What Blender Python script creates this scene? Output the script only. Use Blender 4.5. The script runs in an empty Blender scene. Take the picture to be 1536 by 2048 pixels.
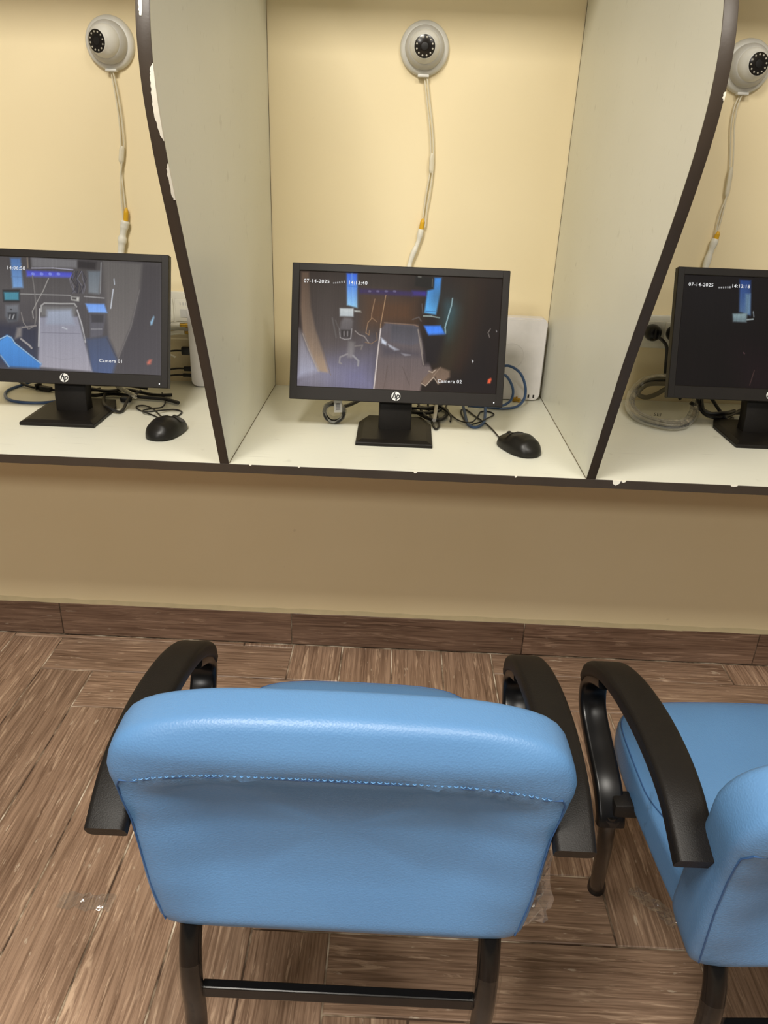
import bpy, bmesh, math, random
import numpy as np
from mathutils import Vector, Matrix
random.seed(7)
S = bpy.context.scene
COL = S.collection
R = math.radians

# ------------------------------------------------------------------ camera
cam_d = bpy.data.cameras.new('camera')
cam = bpy.data.objects.new('camera', cam_d); COL.objects.link(cam)
S.camera = cam
YAW, PITCH, ROLL, FPX = -0.01177, -0.42925, 0.03837, 1533.7
fw = Vector((math.sin(YAW)*math.cos(PITCH), math.cos(YAW)*math.cos(PITCH), math.sin(PITCH)))
rt = Vector((math.cos(YAW), -math.sin(YAW), 0)); up = rt.cross(fw)
r2 = math.cos(ROLL)*rt + math.sin(ROLL)*up; u2 = -math.sin(ROLL)*rt + math.cos(ROLL)*up
cam.matrix_world = Matrix.Translation((0.3057, -1.8705, 1.2846)) @ Matrix((r2, u2, -fw)).transposed().to_4x4()
cam_d.sensor_fit = 'VERTICAL'; cam_d.sensor_height = 24.0
cam_d.lens = FPX/2048*24.0
cam_d.clip_start = 0.02

# ------------------------------------------------------------------ light and exposure
EXPOSURE = 0.0
S.view_settings.view_transform = 'Standard'; S.view_settings.look = 'None'
S.view_settings.exposure = EXPOSURE; S.view_settings.gamma = 1.0
S.view_settings.use_curve_mapping = False
w = bpy.data.worlds.new('world'); S.world = w; w.use_nodes = True
w.node_tree.nodes['Background'].inputs[0].default_value = (1.0, 0.95, 0.87, 1)
w.node_tree.nodes['Background'].inputs[1].default_value = 0.13
CEIL = 2.75
LAMPS = [(-0.25, -2.15, 0.60, 0.60, 68.0, (1.0, 0.95, 0.86)),
         (1.05, -2.15, 0.60, 0.60, 36.0, (1.0, 0.95, 0.86)),
         (-1.20, -4.50, 0.60, 0.60, 74.0, (1.0, 0.96, 0.90)),
         (2.00, -4.50, 0.60, 0.60, 20.0, (1.0, 0.96, 0.90))]
for i, (x, y, sx, sy, pw, c) in enumerate(LAMPS):
    ld = bpy.data.lights.new('ceiling_light', 'AREA'); ld.shape = 'RECTANGLE'; ld.size = sx; ld.size_y = sy
    ld.energy = pw; ld.color = c
    lo = bpy.data.objects.new('ceiling_light_source', ld); COL.objects.link(lo); lo.location = (x, y, CEIL-0.03)

# ------------------------------------------------------------------ helpers
def s2l(v):
    v = v/255.0
    return v/12.92 if v <= 0.04045 else ((v+0.055)/1.055)**2.4
def rgb(r, g, b): return (s2l(r), s2l(g), s2l(b), 1.0)

class MB:
    def __init__(s): s.v = []; s.f = []
    def add(s, vs, fs):
        n = len(s.v); s.v += [tuple(p) for p in vs]; s.f += [tuple(i+n for i in f) for f in fs]
    def box(s, x0, x1, y0, y1, z0, z1):
        s.add([(x0,y0,z0),(x1,y0,z0),(x1,y1,z0),(x0,y1,z0),(x0,y0,z1),(x1,y0,z1),(x1,y1,z1),(x0,y1,z1)],
              [(0,3,2,1),(4,5,6,7),(0,1,5,4),(1,2,6,5),(2,3,7,6),(3,0,4,7)])
    def rbox(s, x0, x1, y0, y1, z0, z1, b, seg=2):
        bm = bmesh.new(); bmesh.ops.create_cube(bm, size=1)
        for v in bm.verts: v.co = ((x0+x1)/2+v.co.x*(x1-x0), (y0+y1)/2+v.co.y*(y1-y0), (z0+z1)/2+v.co.z*(z1-z0))
        bmesh.ops.bevel(bm, geom=bm.edges[:], offset=b, segments=seg, profile=0.5, affect='EDGES')
        bm.verts.index_update()
        s.add([v.co[:] for v in bm.verts], [[v.index for v in f.verts] for f in bm.faces]); bm.free()
    def prism(s, pts, axis, a, b):
        """polygon pts (2D) extruded along axis 'x','y','z' from a to b"""
        def mk(p, t): return {'x': (t, p[0], p[1]), 'y': (p[0], t, p[1]), 'z': (p[0], p[1], t)}[axis]
        n = len(pts)
        s.add([mk(p, a) for p in pts]+[mk(p, b) for p in pts],
              [tuple(range(n))[::-1], tuple(range(n, 2*n))]+[(i, (i+1) % n, n+(i+1) % n, n+i) for i in range(n)])
    def sweep(s, path, prof, upv=(0, 0, 1), caps=True, scale=None, closed=False):
        """prof: list of (side, up) pairs swept along path"""
        path = [Vector(p) for p in path]; n = len(path); m = len(prof); vs = []
        side = None
        for i, p in enumerate(path):
            if closed: t = path[(i+1) % n]-path[i-1]
            else: t = path[min(i+1, n-1)]-path[max(i-1, 0)]
            if t.length < 1e-9: t = Vector((0, 0, 1))
            t.normalize()
            if upv is not None:
                u = Vector(upv); sd = t.cross(u)
                if sd.length < 1e-4: sd = side or Vector((1, 0, 0))
                sd.normalize()
            else:
                if side is None:
                    sd = t.orthogonal().normalized()
                else:
                    sd = side - t*side.dot(t); sd.normalize()
            side = sd; uu = sd.cross(t)
            k = scale[i] if scale else (1, 1)
            for a, b in prof: vs.append(p+sd*a*k[0]+uu*b*k[1])
        fs = []
        for i in range(n if closed else n-1):
            j = (i+1) % n
            for q in range(m):
                fs.append((i*m+q, i*m+(q+1) % m, j*m+(q+1) % m, j*m+q))
        if caps and not closed: fs += [tuple(range(m))[::-1], tuple((n-1)*m+q for q in range(m))]
        s.add(vs, fs)
    def tube(s, path, r, seg=8, caps=True, closed=False):
        s.sweep(path, [(r*math.cos(2*math.pi*q/seg), r*math.sin(2*math.pi*q/seg)) for q in range(seg)], None, caps, None, closed)
    def lathe(s, prof, seg=32, M=None):
        """prof (r, h) about local z"""
        M = M or Matrix(); vs = []; n = len(prof)
        for r, h in prof:
            for q in range(seg):
                a = 2*math.pi*q/seg; vs.append(M @ Vector((r*math.cos(a), r*math.sin(a), h)))
        fs = [(i*seg+q, i*seg+(q+1) % seg, (i+1)*seg+(q+1) % seg, (i+1)*seg+q) for i in range(n-1) for q in range(seg)]
        fs += [tuple(range(seg))[::-1], tuple((n-1)*seg+q for q in range(seg))]
        s.add(vs, fs)
    def xf(s, M): s.v = [tuple(M @ Vector(p)) for p in s.v]; return s
    def mesh(s, name, m, smooth=False):
        me = bpy.data.meshes.new(name); me.from_pydata(s.v, [], s.f); me.update()
        bm = bmesh.new(); bm.from_mesh(me); bmesh.ops.recalc_face_normals(bm, faces=bm.faces[:]); bm.to_mesh(me); bm.free()
        if smooth:
            me.polygons.foreach_set('use_smooth', [True]*len(me.polygons))
            me.set_sharp_from_angle(angle=R(smooth if smooth is not True else 40))
        me.materials.append(m)
        return me
    def build(s, name, m, parent=None, smooth=False, loc=None):
        return link(name, s.mesh(name, m, smooth), parent, loc)

def link(name, me, parent=None, loc=None):
    o = bpy.data.objects.new(name, me); COL.objects.link(o)
    if parent: o.parent = parent
    if loc: o.location = loc
    return o
def tag(o, label=None, cat=None, group=None, kind=None):
    if label: o['label'] = label
    if cat: o['category'] = cat
    if group: o['group'] = group
    if kind: o['kind'] = kind
    return o
def thing(name, label, cat, loc=(0, 0, 0), rz=0, group=None):
    o = bpy.data.objects.new(name, None); COL.objects.link(o); o.location = loc; o.rotation_euler = (0, 0, rz)
    o.empty_display_size = 0.05
    return tag(o, label, cat, group)
def copy_tree(o, parent=None):
    c = o.copy(); COL.objects.link(c); c.parent = parent
    for ch in list(o.children): copy_tree(ch, c)
    return c
def spline(pts, n=8, closed=False):
    pts = [Vector(p) for p in pts]; out = []; N = len(pts)
    for i in range(N if closed else N-1):
        g = (lambda k: pts[k % N]) if closed else (lambda k: pts[min(max(k, 0), N-1)])
        p0, p1, p2, p3 = g(i-1), g(i), g(i+1), g(i+2)
        for q in range(n):
            t = q/n
            out.append(0.5*((2*p1)+(-p0+p2)*t+(2*p0-5*p1+4*p2-p3)*t*t+(-p0+3*p1-3*p2+p3)*t**3))
    if not closed: out.append(pts[-1])
    return out
def rrect(hw, hh, r, seg=4):
    out = []
    for cx, cy, a0 in ((hw-r, hh-r, 0), (-hw+r, hh-r, 90), (-hw+r, -hh+r, 180), (hw-r, -hh+r, 270)):
        for q in range(seg+1):
            a = R(a0+90*q/seg); out.append((cx+r*math.cos(a), cy+r*math.sin(a)))
    return out
def text_mesh(name, body, size, m, extrude=0.0, shear=0.0, spacing=1.0, align='LEFT', bold=0.0):
    cu = bpy.data.curves.new(name, 'FONT'); cu.body = body; cu.size = size; cu.extrude = extrude; cu.shear = shear
    cu.space_character = spacing; cu.align_x = align; cu.resolution_u = 3; cu.offset = bold
    o = bpy.data.objects.new(name, cu); COL.objects.link(o)
    dg = bpy.context.evaluated_depsgraph_get()
    me = bpy.data.meshes.new_from_object(o.evaluated_get(dg)); me.name = name
    bpy.data.objects.remove(o); bpy.data.curves.remove(cu)
    me.materials.clear(); me.materials.append(m)
    return me

def interp(tab, z):
    if z <= tab[0][0]: return tab[0][1]
    for (a, va), (b_, vb) in zip(tab[:-1], tab[1:]):
        if z <= b_:
            k = (z-a)/(b_-a); k = k*k*(3-2*k); return va+(vb-va)*k
    return tab[-1][1]

# ------------------------------------------------------------------ materials
def mat(name):
    m = bpy.data.materials.new(name); m.use_nodes = True
    nt = m.node_tree; b = nt.nodes['Principled BSDF']
    return m, nt, b
def node(nt, t, **kw):
    n = nt.nodes.new(t)
    for k, v in kw.items(): setattr(n, k, v)
    return n
def ramp(nt, fac, stops):
    n = nt.nodes.new('ShaderNodeValToRGB'); el = n.color_ramp.elements
    while len(el) < len(stops): el.new(0.5)
    for e, (p, c) in zip(el, stops): e.position = p; e.color = c
    nt.links.new(fac, n.inputs[0]); return n.outputs[0]
def coords(nt, scale=(1, 1, 1), space='Object', loc=None):
    tc = nt.nodes.new('ShaderNodeTexCoord'); mp = nt.nodes.new('ShaderNodeMapping')
    mp.inputs['Scale'].default_value = scale
    nt.links.new(tc.outputs[space], mp.inputs['Vector'])
    if loc is not None: nt.links.new(loc, mp.inputs['Location'])
    return mp.outputs[0]
def noise(nt, vec, scale, detail=4, rough=0.5, dist=0.0):
    n = nt.nodes.new('ShaderNodeTexNoise'); n.inputs['Scale'].default_value = scale
    n.inputs['Detail'].default_value = detail; n.inputs['Roughness'].default_value = rough; n.inputs['Distortion'].default_value = dist
    nt.links.new(vec, n.inputs['Vector']); return n.outputs['Fac']
def mixc(nt, fac, a, b, mode='MIX'):
    n = nt.nodes.new('ShaderNodeMix'); n.data_type = 'RGBA'; n.blend_type = mode
    for s, v in ((n.inputs[0], fac), (n.inputs[6], a), (n.inputs[7], b)):
        if hasattr(v, 'is_linked'): nt.links.new(v, s)
        else: s.default_value = v
    return n.outputs[2]
def bump(nt, b, h, strength, dist=0.002):
    n = nt.nodes.new('ShaderNodeBump'); n.inputs['Strength'].default_value = strength; n.inputs['Distance'].default_value = dist
    nt.links.new(h, n.inputs['Height']); nt.links.new(n.outputs[0], b.inputs['Normal'])
def simple(name, col, rough=0.5, metal=0.0, spec=0.5, grain=0.0, gscale=300, var=0.06):
    m, nt, b = mat(name)
    v = coords(nt)
    n = noise(nt, v, 25, 3)
    c2 = tuple(x*(1-var*2) for x in col[:3])+(1,)
    nt.links.new(ramp(nt, n, [(0.3, c2), (0.7, col)]), b.inputs['Base Color'])
    b.inputs['Roughness'].default_value = rough; b.inputs['Metallic'].default_value = metal
    b.inputs['Specular IOR Level'].default_value = spec
    if grain: bump(nt, b, noise(nt, v, gscale, 2), grain, 0.001)
    return m

def m_wall():
    m, nt, b = mat('painted_plaster'); v = coords(nt)
    big = noise(nt, v, 2.2, 3); fine = noise(nt, v, 60, 4, 0.6); spot = noise(nt, v, 35, 1)
    base = ramp(nt, big, [(0.3, rgb(236, 219, 178)), (0.7, rgb(241, 225, 186))])
    base = mixc(nt, ramp(nt, spot, [(0.78, (0, 0, 0, 1)), (0.84, (0.25, 0.25, 0.25, 1))]), base, rgb(170, 150, 110))
    nt.links.new(base, b.inputs['Base Color']); b.inputs['Roughness'].default_value = 0.55
    b.inputs['Specular IOR Level'].default_value = 0.35
    bump(nt, b, fine, 0.08, 0.002); return m
def m_panel():
    m, nt, b = mat('white_laminate'); v = coords(nt)
    sc = noise(nt, coords(nt, (1, 22, 5)), 9, 2, 0.5, 0.3)
    spot = noise(nt, v, 28, 2)
    big = noise(nt, v, 3, 2)
    base = ramp(nt, big, [(0.3, rgb(221, 220, 205)), (0.7, rgb(228, 227, 213))])
    f1 = ramp(nt, sc, [(0.68, (0, 0, 0, 1)), (0.76, (0.28, 0.28, 0.28, 1))])
    f2 = ramp(nt, spot, [(0.70, (0, 0, 0, 1)), (0.8, (0.35, 0.35, 0.35, 1))])
    base = mixc(nt, f1, base, rgb(150, 145, 125)); base = mixc(nt, f2, base, rgb(160, 155, 135))
    nt.links.new(base, b.inputs['Base Color']); b.inputs['Roughness'].default_value = 0.38
    bump(nt, b, noise(nt, v, 90, 2), 0.03, 0.001); return m
def m_plank(name='wood_plank_tile', dark=1.0, red=1.0):
    m, nt, b = mat(name)
    oi = node(nt, 'ShaderNodeObjectInfo'); vm = node(nt, 'ShaderNodeVectorMath', operation='SCALE')
    cmb = node(nt, 'ShaderNodeCombineXYZ')
    mul = node(nt, 'ShaderNodeMath', operation='MULTIPLY'); mul.inputs[1].default_value = 37.0
    nt.links.new(oi.outputs['Random'], mul.inputs[0])
    for k in range(3): nt.links.new(mul.outputs[0], cmb.inputs[k])
    v1 = coords(nt, (1.0, 9.0, 1.0), loc=cmb.outputs[0]); v2 = coords(nt, (3.0, 95.0, 1.0), loc=cmb.outputs[0]); v3 = coords(nt, (2.0, 26.0, 1.0), loc=cmb.outputs[0])
    n1 = noise(nt, v1, 2.6, 4, 0.55, 0.9); n2 = noise(nt, v2, 2.2, 4, 0.6, 0.4); n3 = noise(nt, v3, 2.6, 5, 0.62, 1.6)
    def C(r, g, bb): return tuple(x*dark for x in rgb(r, g*1.0, bb)[:3])+(1,)
    base = ramp(nt, n1, [(0.25, C(104, 82, 66)), (0.5, C(142, 118, 99)), (0.75, C(170, 146, 126))])
    fine = ramp(nt, n2, [(0.36, C(88, 66, 52)), (0.60, C(180, 154, 132))])
    c = mixc(nt, 0.45, base, fine)
    st = ramp(nt, n3, [(0.56, (0, 0, 0, 1)), (0.68, (0.75, 0.75, 0.75, 1))])
    c = mixc(nt, st, c, C(206, 182, 158))
    tone = ramp(nt, oi.outputs['Random'], [(0.0, (0.84, 0.82, 0.80, 1)), (1.0, (1.08, 1.05, 1.02, 1))])
    c = mixc(nt, 1.0, c, tone, 'MULTIPLY')
    c = mixc(nt, 1.0, c, (1.0, 0.97-0.05*(red-1), 0.95-0.05*(red-1), 1), 'MULTIPLY')
    scf = ramp(nt, noise(nt, coords(nt, (14, 55, 1), loc=cmb.outputs[0]), 1.5, 3, 0.6), [(0.67, (0, 0, 0, 1)), (0.72, (0.55, 0.55, 0.55, 1))])
    c = mixc(nt, scf, c, C(205, 190, 168))
    nt.links.new(c, b.inputs['Base Color'])
    b.inputs['Roughness'].default_value = 0.42; b.inputs['Specular IOR Level'].default_value = 0.4
    bump(nt, b, n2, 0.25, 0.001); return m
def m_grout():
    m, nt, b = mat('tile_grout'); v = coords(nt)
    nt.links.new(ramp(nt, noise(nt, v, 9, 4, 0.6), [(0.42, rgb(74, 56, 42)), (0.52, rgb(150, 132, 110)), (0.62, rgb(222, 208, 186))]), b.inputs['Base Color'])
    b.inputs['Roughness'].default_value = 0.9; return m
def m_vinyl():
    m, nt, b = mat('blue_vinyl'); v = coords(nt)
    vor = node(nt, 'ShaderNodeTexVoronoi'); vor.inputs['Scale'].default_value = 420; nt.links.new(v, vor.inputs['Vector'])
    nt.links.new(ramp(nt, noise(nt, v, 5, 2), [(0.3, rgb(84, 126, 171)), (0.7, rgb(89, 132, 177))]), b.inputs['Base Color'])
    b.inputs['Roughness'].default_value = 0.42; b.inputs['Specular IOR Level'].default_value = 0.45
    bump(nt, b, vor.outputs['Distance'], 0.22, 0.001); return m
def m_film(name, amount=0.22, mult=0.36, tint=(1, 1, 1, 1)):
    m, nt, b = mat(name); out = nt.nodes['Material Output']
    tr = node(nt, 'ShaderNodeBsdfTransparent'); gl = node(nt, 'ShaderNodeBsdfGlossy'); mx = node(nt, 'ShaderNodeMixShader')
    gl.inputs['Roughness'].default_value = 0.12; gl.inputs['Color'].default_value = tint; tr.inputs['Color'].default_value = (0.93, 0.93, 0.92, 1)
    lw = node(nt, 'ShaderNodeLayerWeight'); lw.inputs['Blend'].default_value = 0.35
    v = coords(nt); n = noise(nt, v, 60, 3)
    ad = node(nt, 'ShaderNodeMath', operation='MULTIPLY_ADD'); nt.links.new(n, ad.inputs[0]); ad.inputs[1].default_value = amount*1.2
    nt.links.new(lw.outputs['Facing'], ad.inputs[2])
    cl = node(nt, 'ShaderNodeMath', operation='MULTIPLY'); nt.links.new(ad.outputs[0], cl.inputs[0]); cl.inputs[1].default_value = mult; cl.use_clamp = True
    df = node(nt, 'ShaderNodeBsdfTranslucent'); df.inputs['Color'].default_value = (0.85, 0.85, 0.84, 1); df2 = node(nt, 'ShaderNodeBsdfDiffuse'); df2.inputs['Color'].default_value = (0.85, 0.85, 0.84, 1)
    dm = node(nt, 'ShaderNodeMixShader'); dm.inputs[0].default_value = 0.6; nt.links.new(df.outputs[0], dm.inputs[1]); nt.links.new(df2.outputs[0], dm.inputs[2])
    gm = node(nt, 'ShaderNodeMixShader'); gm.inputs[0].default_value = 0.35 if mult > 0.2 else 0.05; nt.links.new(gl.outputs[0], gm.inputs[1]); nt.links.new(dm.outputs[0], gm.inputs[2])
    nt.links.new(cl.outputs[0], mx.inputs[0]); nt.links.new(tr.outputs[0], mx.inputs[1]); nt.links.new(gm.outputs[0], mx.inputs[2])
    bp = node(nt, 'ShaderNodeBump'); bp.inputs['Strength'].default_value = 0.6; bp.inputs['Distance'].default_value = 0.003
    nt.links.new(n, bp.inputs['Height']); nt.links.new(bp.outputs[0], gl.inputs['Normal'])
    nt.links.new(mx.outputs[0], out.inputs[0]); return m
def m_emit(name, col, st):
    m, nt, b = mat(name)
    b.inputs['Base Color'].default_value = (0.01, 0.01, 0.01, 1); b.inputs['Emission Color'].default_value = col
    b.inputs['Emission Strength'].default_value = st; b.inputs['Roughness'].default_value = 0.3
    return m
SCREEN_K = 0.95/(2**EXPOSURE)
def m_screen():
    m, nt, b = mat('lit_screen')
    a = node(nt, 'ShaderNodeAttribute', attribute_name='picture')
    b.inputs['Base Color'].default_value = (0.004, 0.004, 0.004, 1); b.inputs['Roughness'].default_value = 0.45
    b.inputs['Specular IOR Level'].default_value = 0.12
    nt.links.new(a.outputs['Color'], b.inputs['Emission Color']); b.inputs['Emission Strength'].default_value = SCREEN_K
    return m

M = dict(
    wall=m_wall(), panel=m_panel(), plank=m_plank(), skirt=m_plank('wood_skirting_tile', 0.62, 2.2), grout=m_grout(), vinyl=m_vinyl(),
    edge=simple('dark_edge_band', rgb(62, 52, 42), 0.45, grain=0.1),
    chip=simple('chipped_white_board', rgb(238, 232, 215), 0.8, grain=0.3, gscale=120),
    caulk=simple('plaster_ledge', rgb(205, 190, 152), 0.7, grain=0.3, gscale=80),
    ceiling=simple('ceiling_paint', rgb(235, 232, 222), 0.8),
    bezel=simple('black_bezel_plastic', rgb(34, 30, 27), 0.45, spec=0.25, grain=0.08, gscale=500),
    stand=simple('black_stand_plastic', rgb(24, 21, 18), 0.45, spec=0.25, grain=0.12, gscale=500),
    black=simple('black_rubber', rgb(26, 24, 23), 0.45),
    mouse=simple('black_mouse_plastic', rgb(24, 22, 19), 0.38, spec=0.35),
    arm=simple('black_armrest_plastic', rgb(22, 19, 17), 0.5, spec=0.25, grain=0.3, gscale=700),
    armg=simple('black_gloss_plastic', rgb(14, 13, 14), 0.28, spec=0.3),
    tubem=simple('black_enamel_tube', rgb(12, 11, 11), 0.2, spec=0.35),
    white=simple('white_plastic', rgb(226, 222, 214), 0.4),
    camw=simple('camera_white_plastic', rgb(218, 216, 208), 0.4),
    camg=simple('camera_grey_plastic', rgb(196, 194, 188), 0.45),
    lens=simple('black_lens_window', rgb(30, 26, 22), 0.18),
    ledm=simple('infrared_led', rgb(190, 185, 170), 0.3),
    wire=simple('white_wire', rgb(222, 214, 190), 0.5),
    tape=simple('white_tape', rgb(232, 228, 214), 0.5, grain=0.4, gscale=90),
    yellow=simple('yellow_plug_plastic', rgb(222, 172, 30), 0.4),
    gold=simple('gold_connector', rgb(205, 165, 70), 0.3, metal=0.9),
    blue_cable=simple('blue_cable_jacket', rgb(58, 86, 128), 0.4),
    dvr=simple('white_recorder_case', rgb(228, 224, 222), 0.4),
    socket=simple('socket_white_plastic', rgb(226, 222, 206), 0.4),
    logo=simple('logo_white', rgb(235, 235, 232), 0.4), ink=simple('logo_black', rgb(25, 24, 24), 0.4),
    seam=simple('seam_dark_blue', rgb(48, 86, 134), 0.6), stitch=simple('stitch_thread', rgb(96, 146, 194), 0.5),
    film=m_film('clear_plastic_film', 0.30, 0.55), filmthin=m_film('thin_plastic_film', 0.06, 0.10),
    greylead=simple('grey_lead', rgb(120, 112, 92), 0.5),
    grime=simple('joint_grime', rgb(122, 104, 72), 0.8, var=0.3),
    paper=simple('label_paper', rgb(232, 230, 224), 0.6),
    lamp=m_emit('lamp_diffuser', (1.0, 0.95, 0.86, 1), 3.0),
    power=m_emit('power_light', (1.0, 1.0, 1.0, 1), 1.6/(2**EXPOSURE)),
    glow=m_emit('screen_text', (0.78, 0.78, 0.78, 1), SCREEN_K),
    screen=m_screen(),
)

# ================================================================== STRUCTURE
X0, X1 = -2.6, 3.2
b = MB(); b.box(X0, X1, 0.0, 0.12, -0.02, CEIL)
tag(b.build('wall_back', M['wall']), 'cream painted wall behind the booths', kind='structure')
b = MB(); b.box(X0, X1, -6.0, 0.0, CEIL, CEIL+0.05)
tag(b.build('ceiling', M['ceiling']), 'white painted ceiling of the room', kind='structure')
b = MB(); b.box(X0, X1, -6.0, 0.0, -0.06, -0.0028)
floor = tag(b.build('floor', M['grout']), 'brown wood-look tile floor laid in herringbone', kind='structure')

# herringbone planks
WX, WY, LX, LY, PX0, PY0 = 0.1425, 0.148, 0.667, 0.660, -0.630, -0.030
plank_cache = {}
def plank_mesh(l, wd):
    k = (round(l, 3), round(wd, 3))
    if k not in plank_cache:
        g, c = 0.0018, 0.0014; hl, hw = l/2-g, wd/2-g
        b = MB()
        b.add([(-hl,-hw,-0.006),(hl,-hw,-0.006),(hl,hw,-0.006),(-hl,hw,-0.006),
               (-hl,-hw,-c),(hl,-hw,-c),(hl,hw,-c),(-hl,hw,-c),
               (-hl+c,-hw+c,0),(hl-c,-hw+c,0),(hl-c,hw-c,0),(-hl+c,hw-c,0)],
              [(0,1,5,4),(1,2,6,5),(2,3,7,6),(3,0,4,7),(4,5,9,8),(5,6,10,9),(6,7,11,10),(7,4,8,11),(8,9,10,11)])
        plank_cache[k] = b.mesh('plank', M['plank'])
    return plank_cache[k]
FX0, FX1, FY0, FY1 = -1.75, 2.35, -2.35, -0.014
def put_plank(xa, xb, ya, yb, along_x):
    xa, xb, ya, yb = max(xa, FX0), min(xb, FX1), max(ya, FY0), min(yb, FY1)
    if xb-xa < 0.012 or yb-ya < 0.012: return
    l, wd = (xb-xa, yb-ya) if along_x else (yb-ya, xb-xa)
    o = link('plank', plank_mesh(l, wd), floor, ((xa+xb)/2, (ya+yb)/2, random.uniform(-0.0004, 0.0003)))
    if not along_x: o.rotation_euler.z = math.pi/2
    if random.random() < 0.5: o.rotation_euler.z += math.pi
for fam in range(-6, 7):
    for k in range(-40, 41):
        xa = PX0+k*WX+fam*LX; yb = PY0-k*WY+fam*LY
        put_plank(xa, xa+LX, yb-WY, yb, True)
        put_plank(xa+LX, xa+LX+WX, yb-WY, yb-WY+LY, False)

# skirting tiles
bb = MB(); bb.box(X0, X1, -0.008, 0.0, -0.002, 0.104)
base = tag(bb.build('baseboard_back', M['grout']), 'brown wood-look skirting tiles along the wall', kind='structure')
JX = [0.031-0.665*k for k in range(4, 0, -1)]+[0.031+0.665*k for k in range(0, 5)]
for xa, xb in zip(JX[:-1], JX[1:]):
    b = MB(); b.rbox(xa+0.0013-(xa+xb)/2, xb-0.0013-(xa+xb)/2, 0.0005, 0.104+random.uniform(-0.001, 0.001), 0.001, 0.013, 0.0012, 1)
    o = b.build('skirting_tile', M['skirt'], base, loc=((xa+xb)/2, 0, 0)); o.rotation_euler.x = R(90)
b = MB()
pts = []
n = 140
prev = None
rows = []
for i in range(n+1):
    x = X0+0.1+(X1-X0-0.2)*i/n
    d = 0.0118+random.uniform(-0.0015, 0.001); h = 0.1075+random.uniform(-0.002, 0.002)
    rows.append([(x, -0.0001, h+0.005), (x, -d*0.55, h), (x, -d, 0.1035+random.uniform(-0.0, 0.001)), (x, -0.0001, 0.1030)])
vs = [p for r in rows for p in r]; fs = []
for i in range(n):
    for q in range(3): fs.append((i*4+q, i*4+q+1, (i+1)*4+q+1, (i+1)*4+q))
b.add(vs, fs)
o = b.build('caulk_line', M['caulk'], base, True)

# ------------------------------------------------------------------ ceiling lights (the fixtures)
for i, (x, y, sx, sy, pw, c) in enumerate(LAMPS):
    t = thing('ceiling_lamp', ['square ceiling light panel nearest the wall on the left', 'square ceiling light panel nearest the wall on the right',
              'square ceiling light panel far back on the left', 'square ceiling light panel far back on the right'][i], 'ceiling light', (x, y, CEIL), 0, 'ceiling light panels')
    b = MB(); b.rbox(-sx/2-0.02, sx/2+0.02, -sy/2-0.02, sy/2+0.02, -0.02, 0.0, 0.004); b.build('frame', M['white'], t)
    b = MB(); b.box(-sx/2, sx/2, -sy/2, sy/2, -0.024, -0.02); b.build('diffuser', M['lamp'], t)

# ================================================================== BOOTHS
DZ, DD, TH = 0.765, 0.553, 0.016
desk = thing('wall_desk', 'long white laminate desk shelf fixed to the wall under the monitors', 'desk', (0.3, 0, DZ))
b = MB(); b.box(-2.2, 2.4, -DD+0.0015, -0.0005, -TH, 0.0); b.build('desk_top', M['panel'], desk)
b = MB(); b.rbox(-2.2, 2.4, -DD, -DD+0.0018, -TH-0.0003, 0.0004, 0.0004, 1); b.build('edge_band', M['edge'], desk)
for cx, w_, h_ in ((0.715, 0.007, 0.010), (0.728, 0.004, 0.004), (0.345, 0.003, 0.003), (0.04, 0.002, 0.002), (0.13, 0.0018, 0.0016), (0.53, 0.002, 0.003), (0.93, 0.006, 0.0025), (1.05, 0.002, 0.0025)):
    z1 = 0.0006; b = MB(); x_ = cx-0.3
    b.prism([(x_-w_, z1), (x_-w_*0.8, z1-h_*0.7), (x_, z1-h_), (x_+w_*0.9, z1-h_*0.6), (x_+w_*1.2, z1)], 'y', -DD-0.0006, -DD+0.003)
    b.build('chipped_patch', M['chip'], desk)
# brackets under the desk are not visible; the desk top rests against the wall

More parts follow.
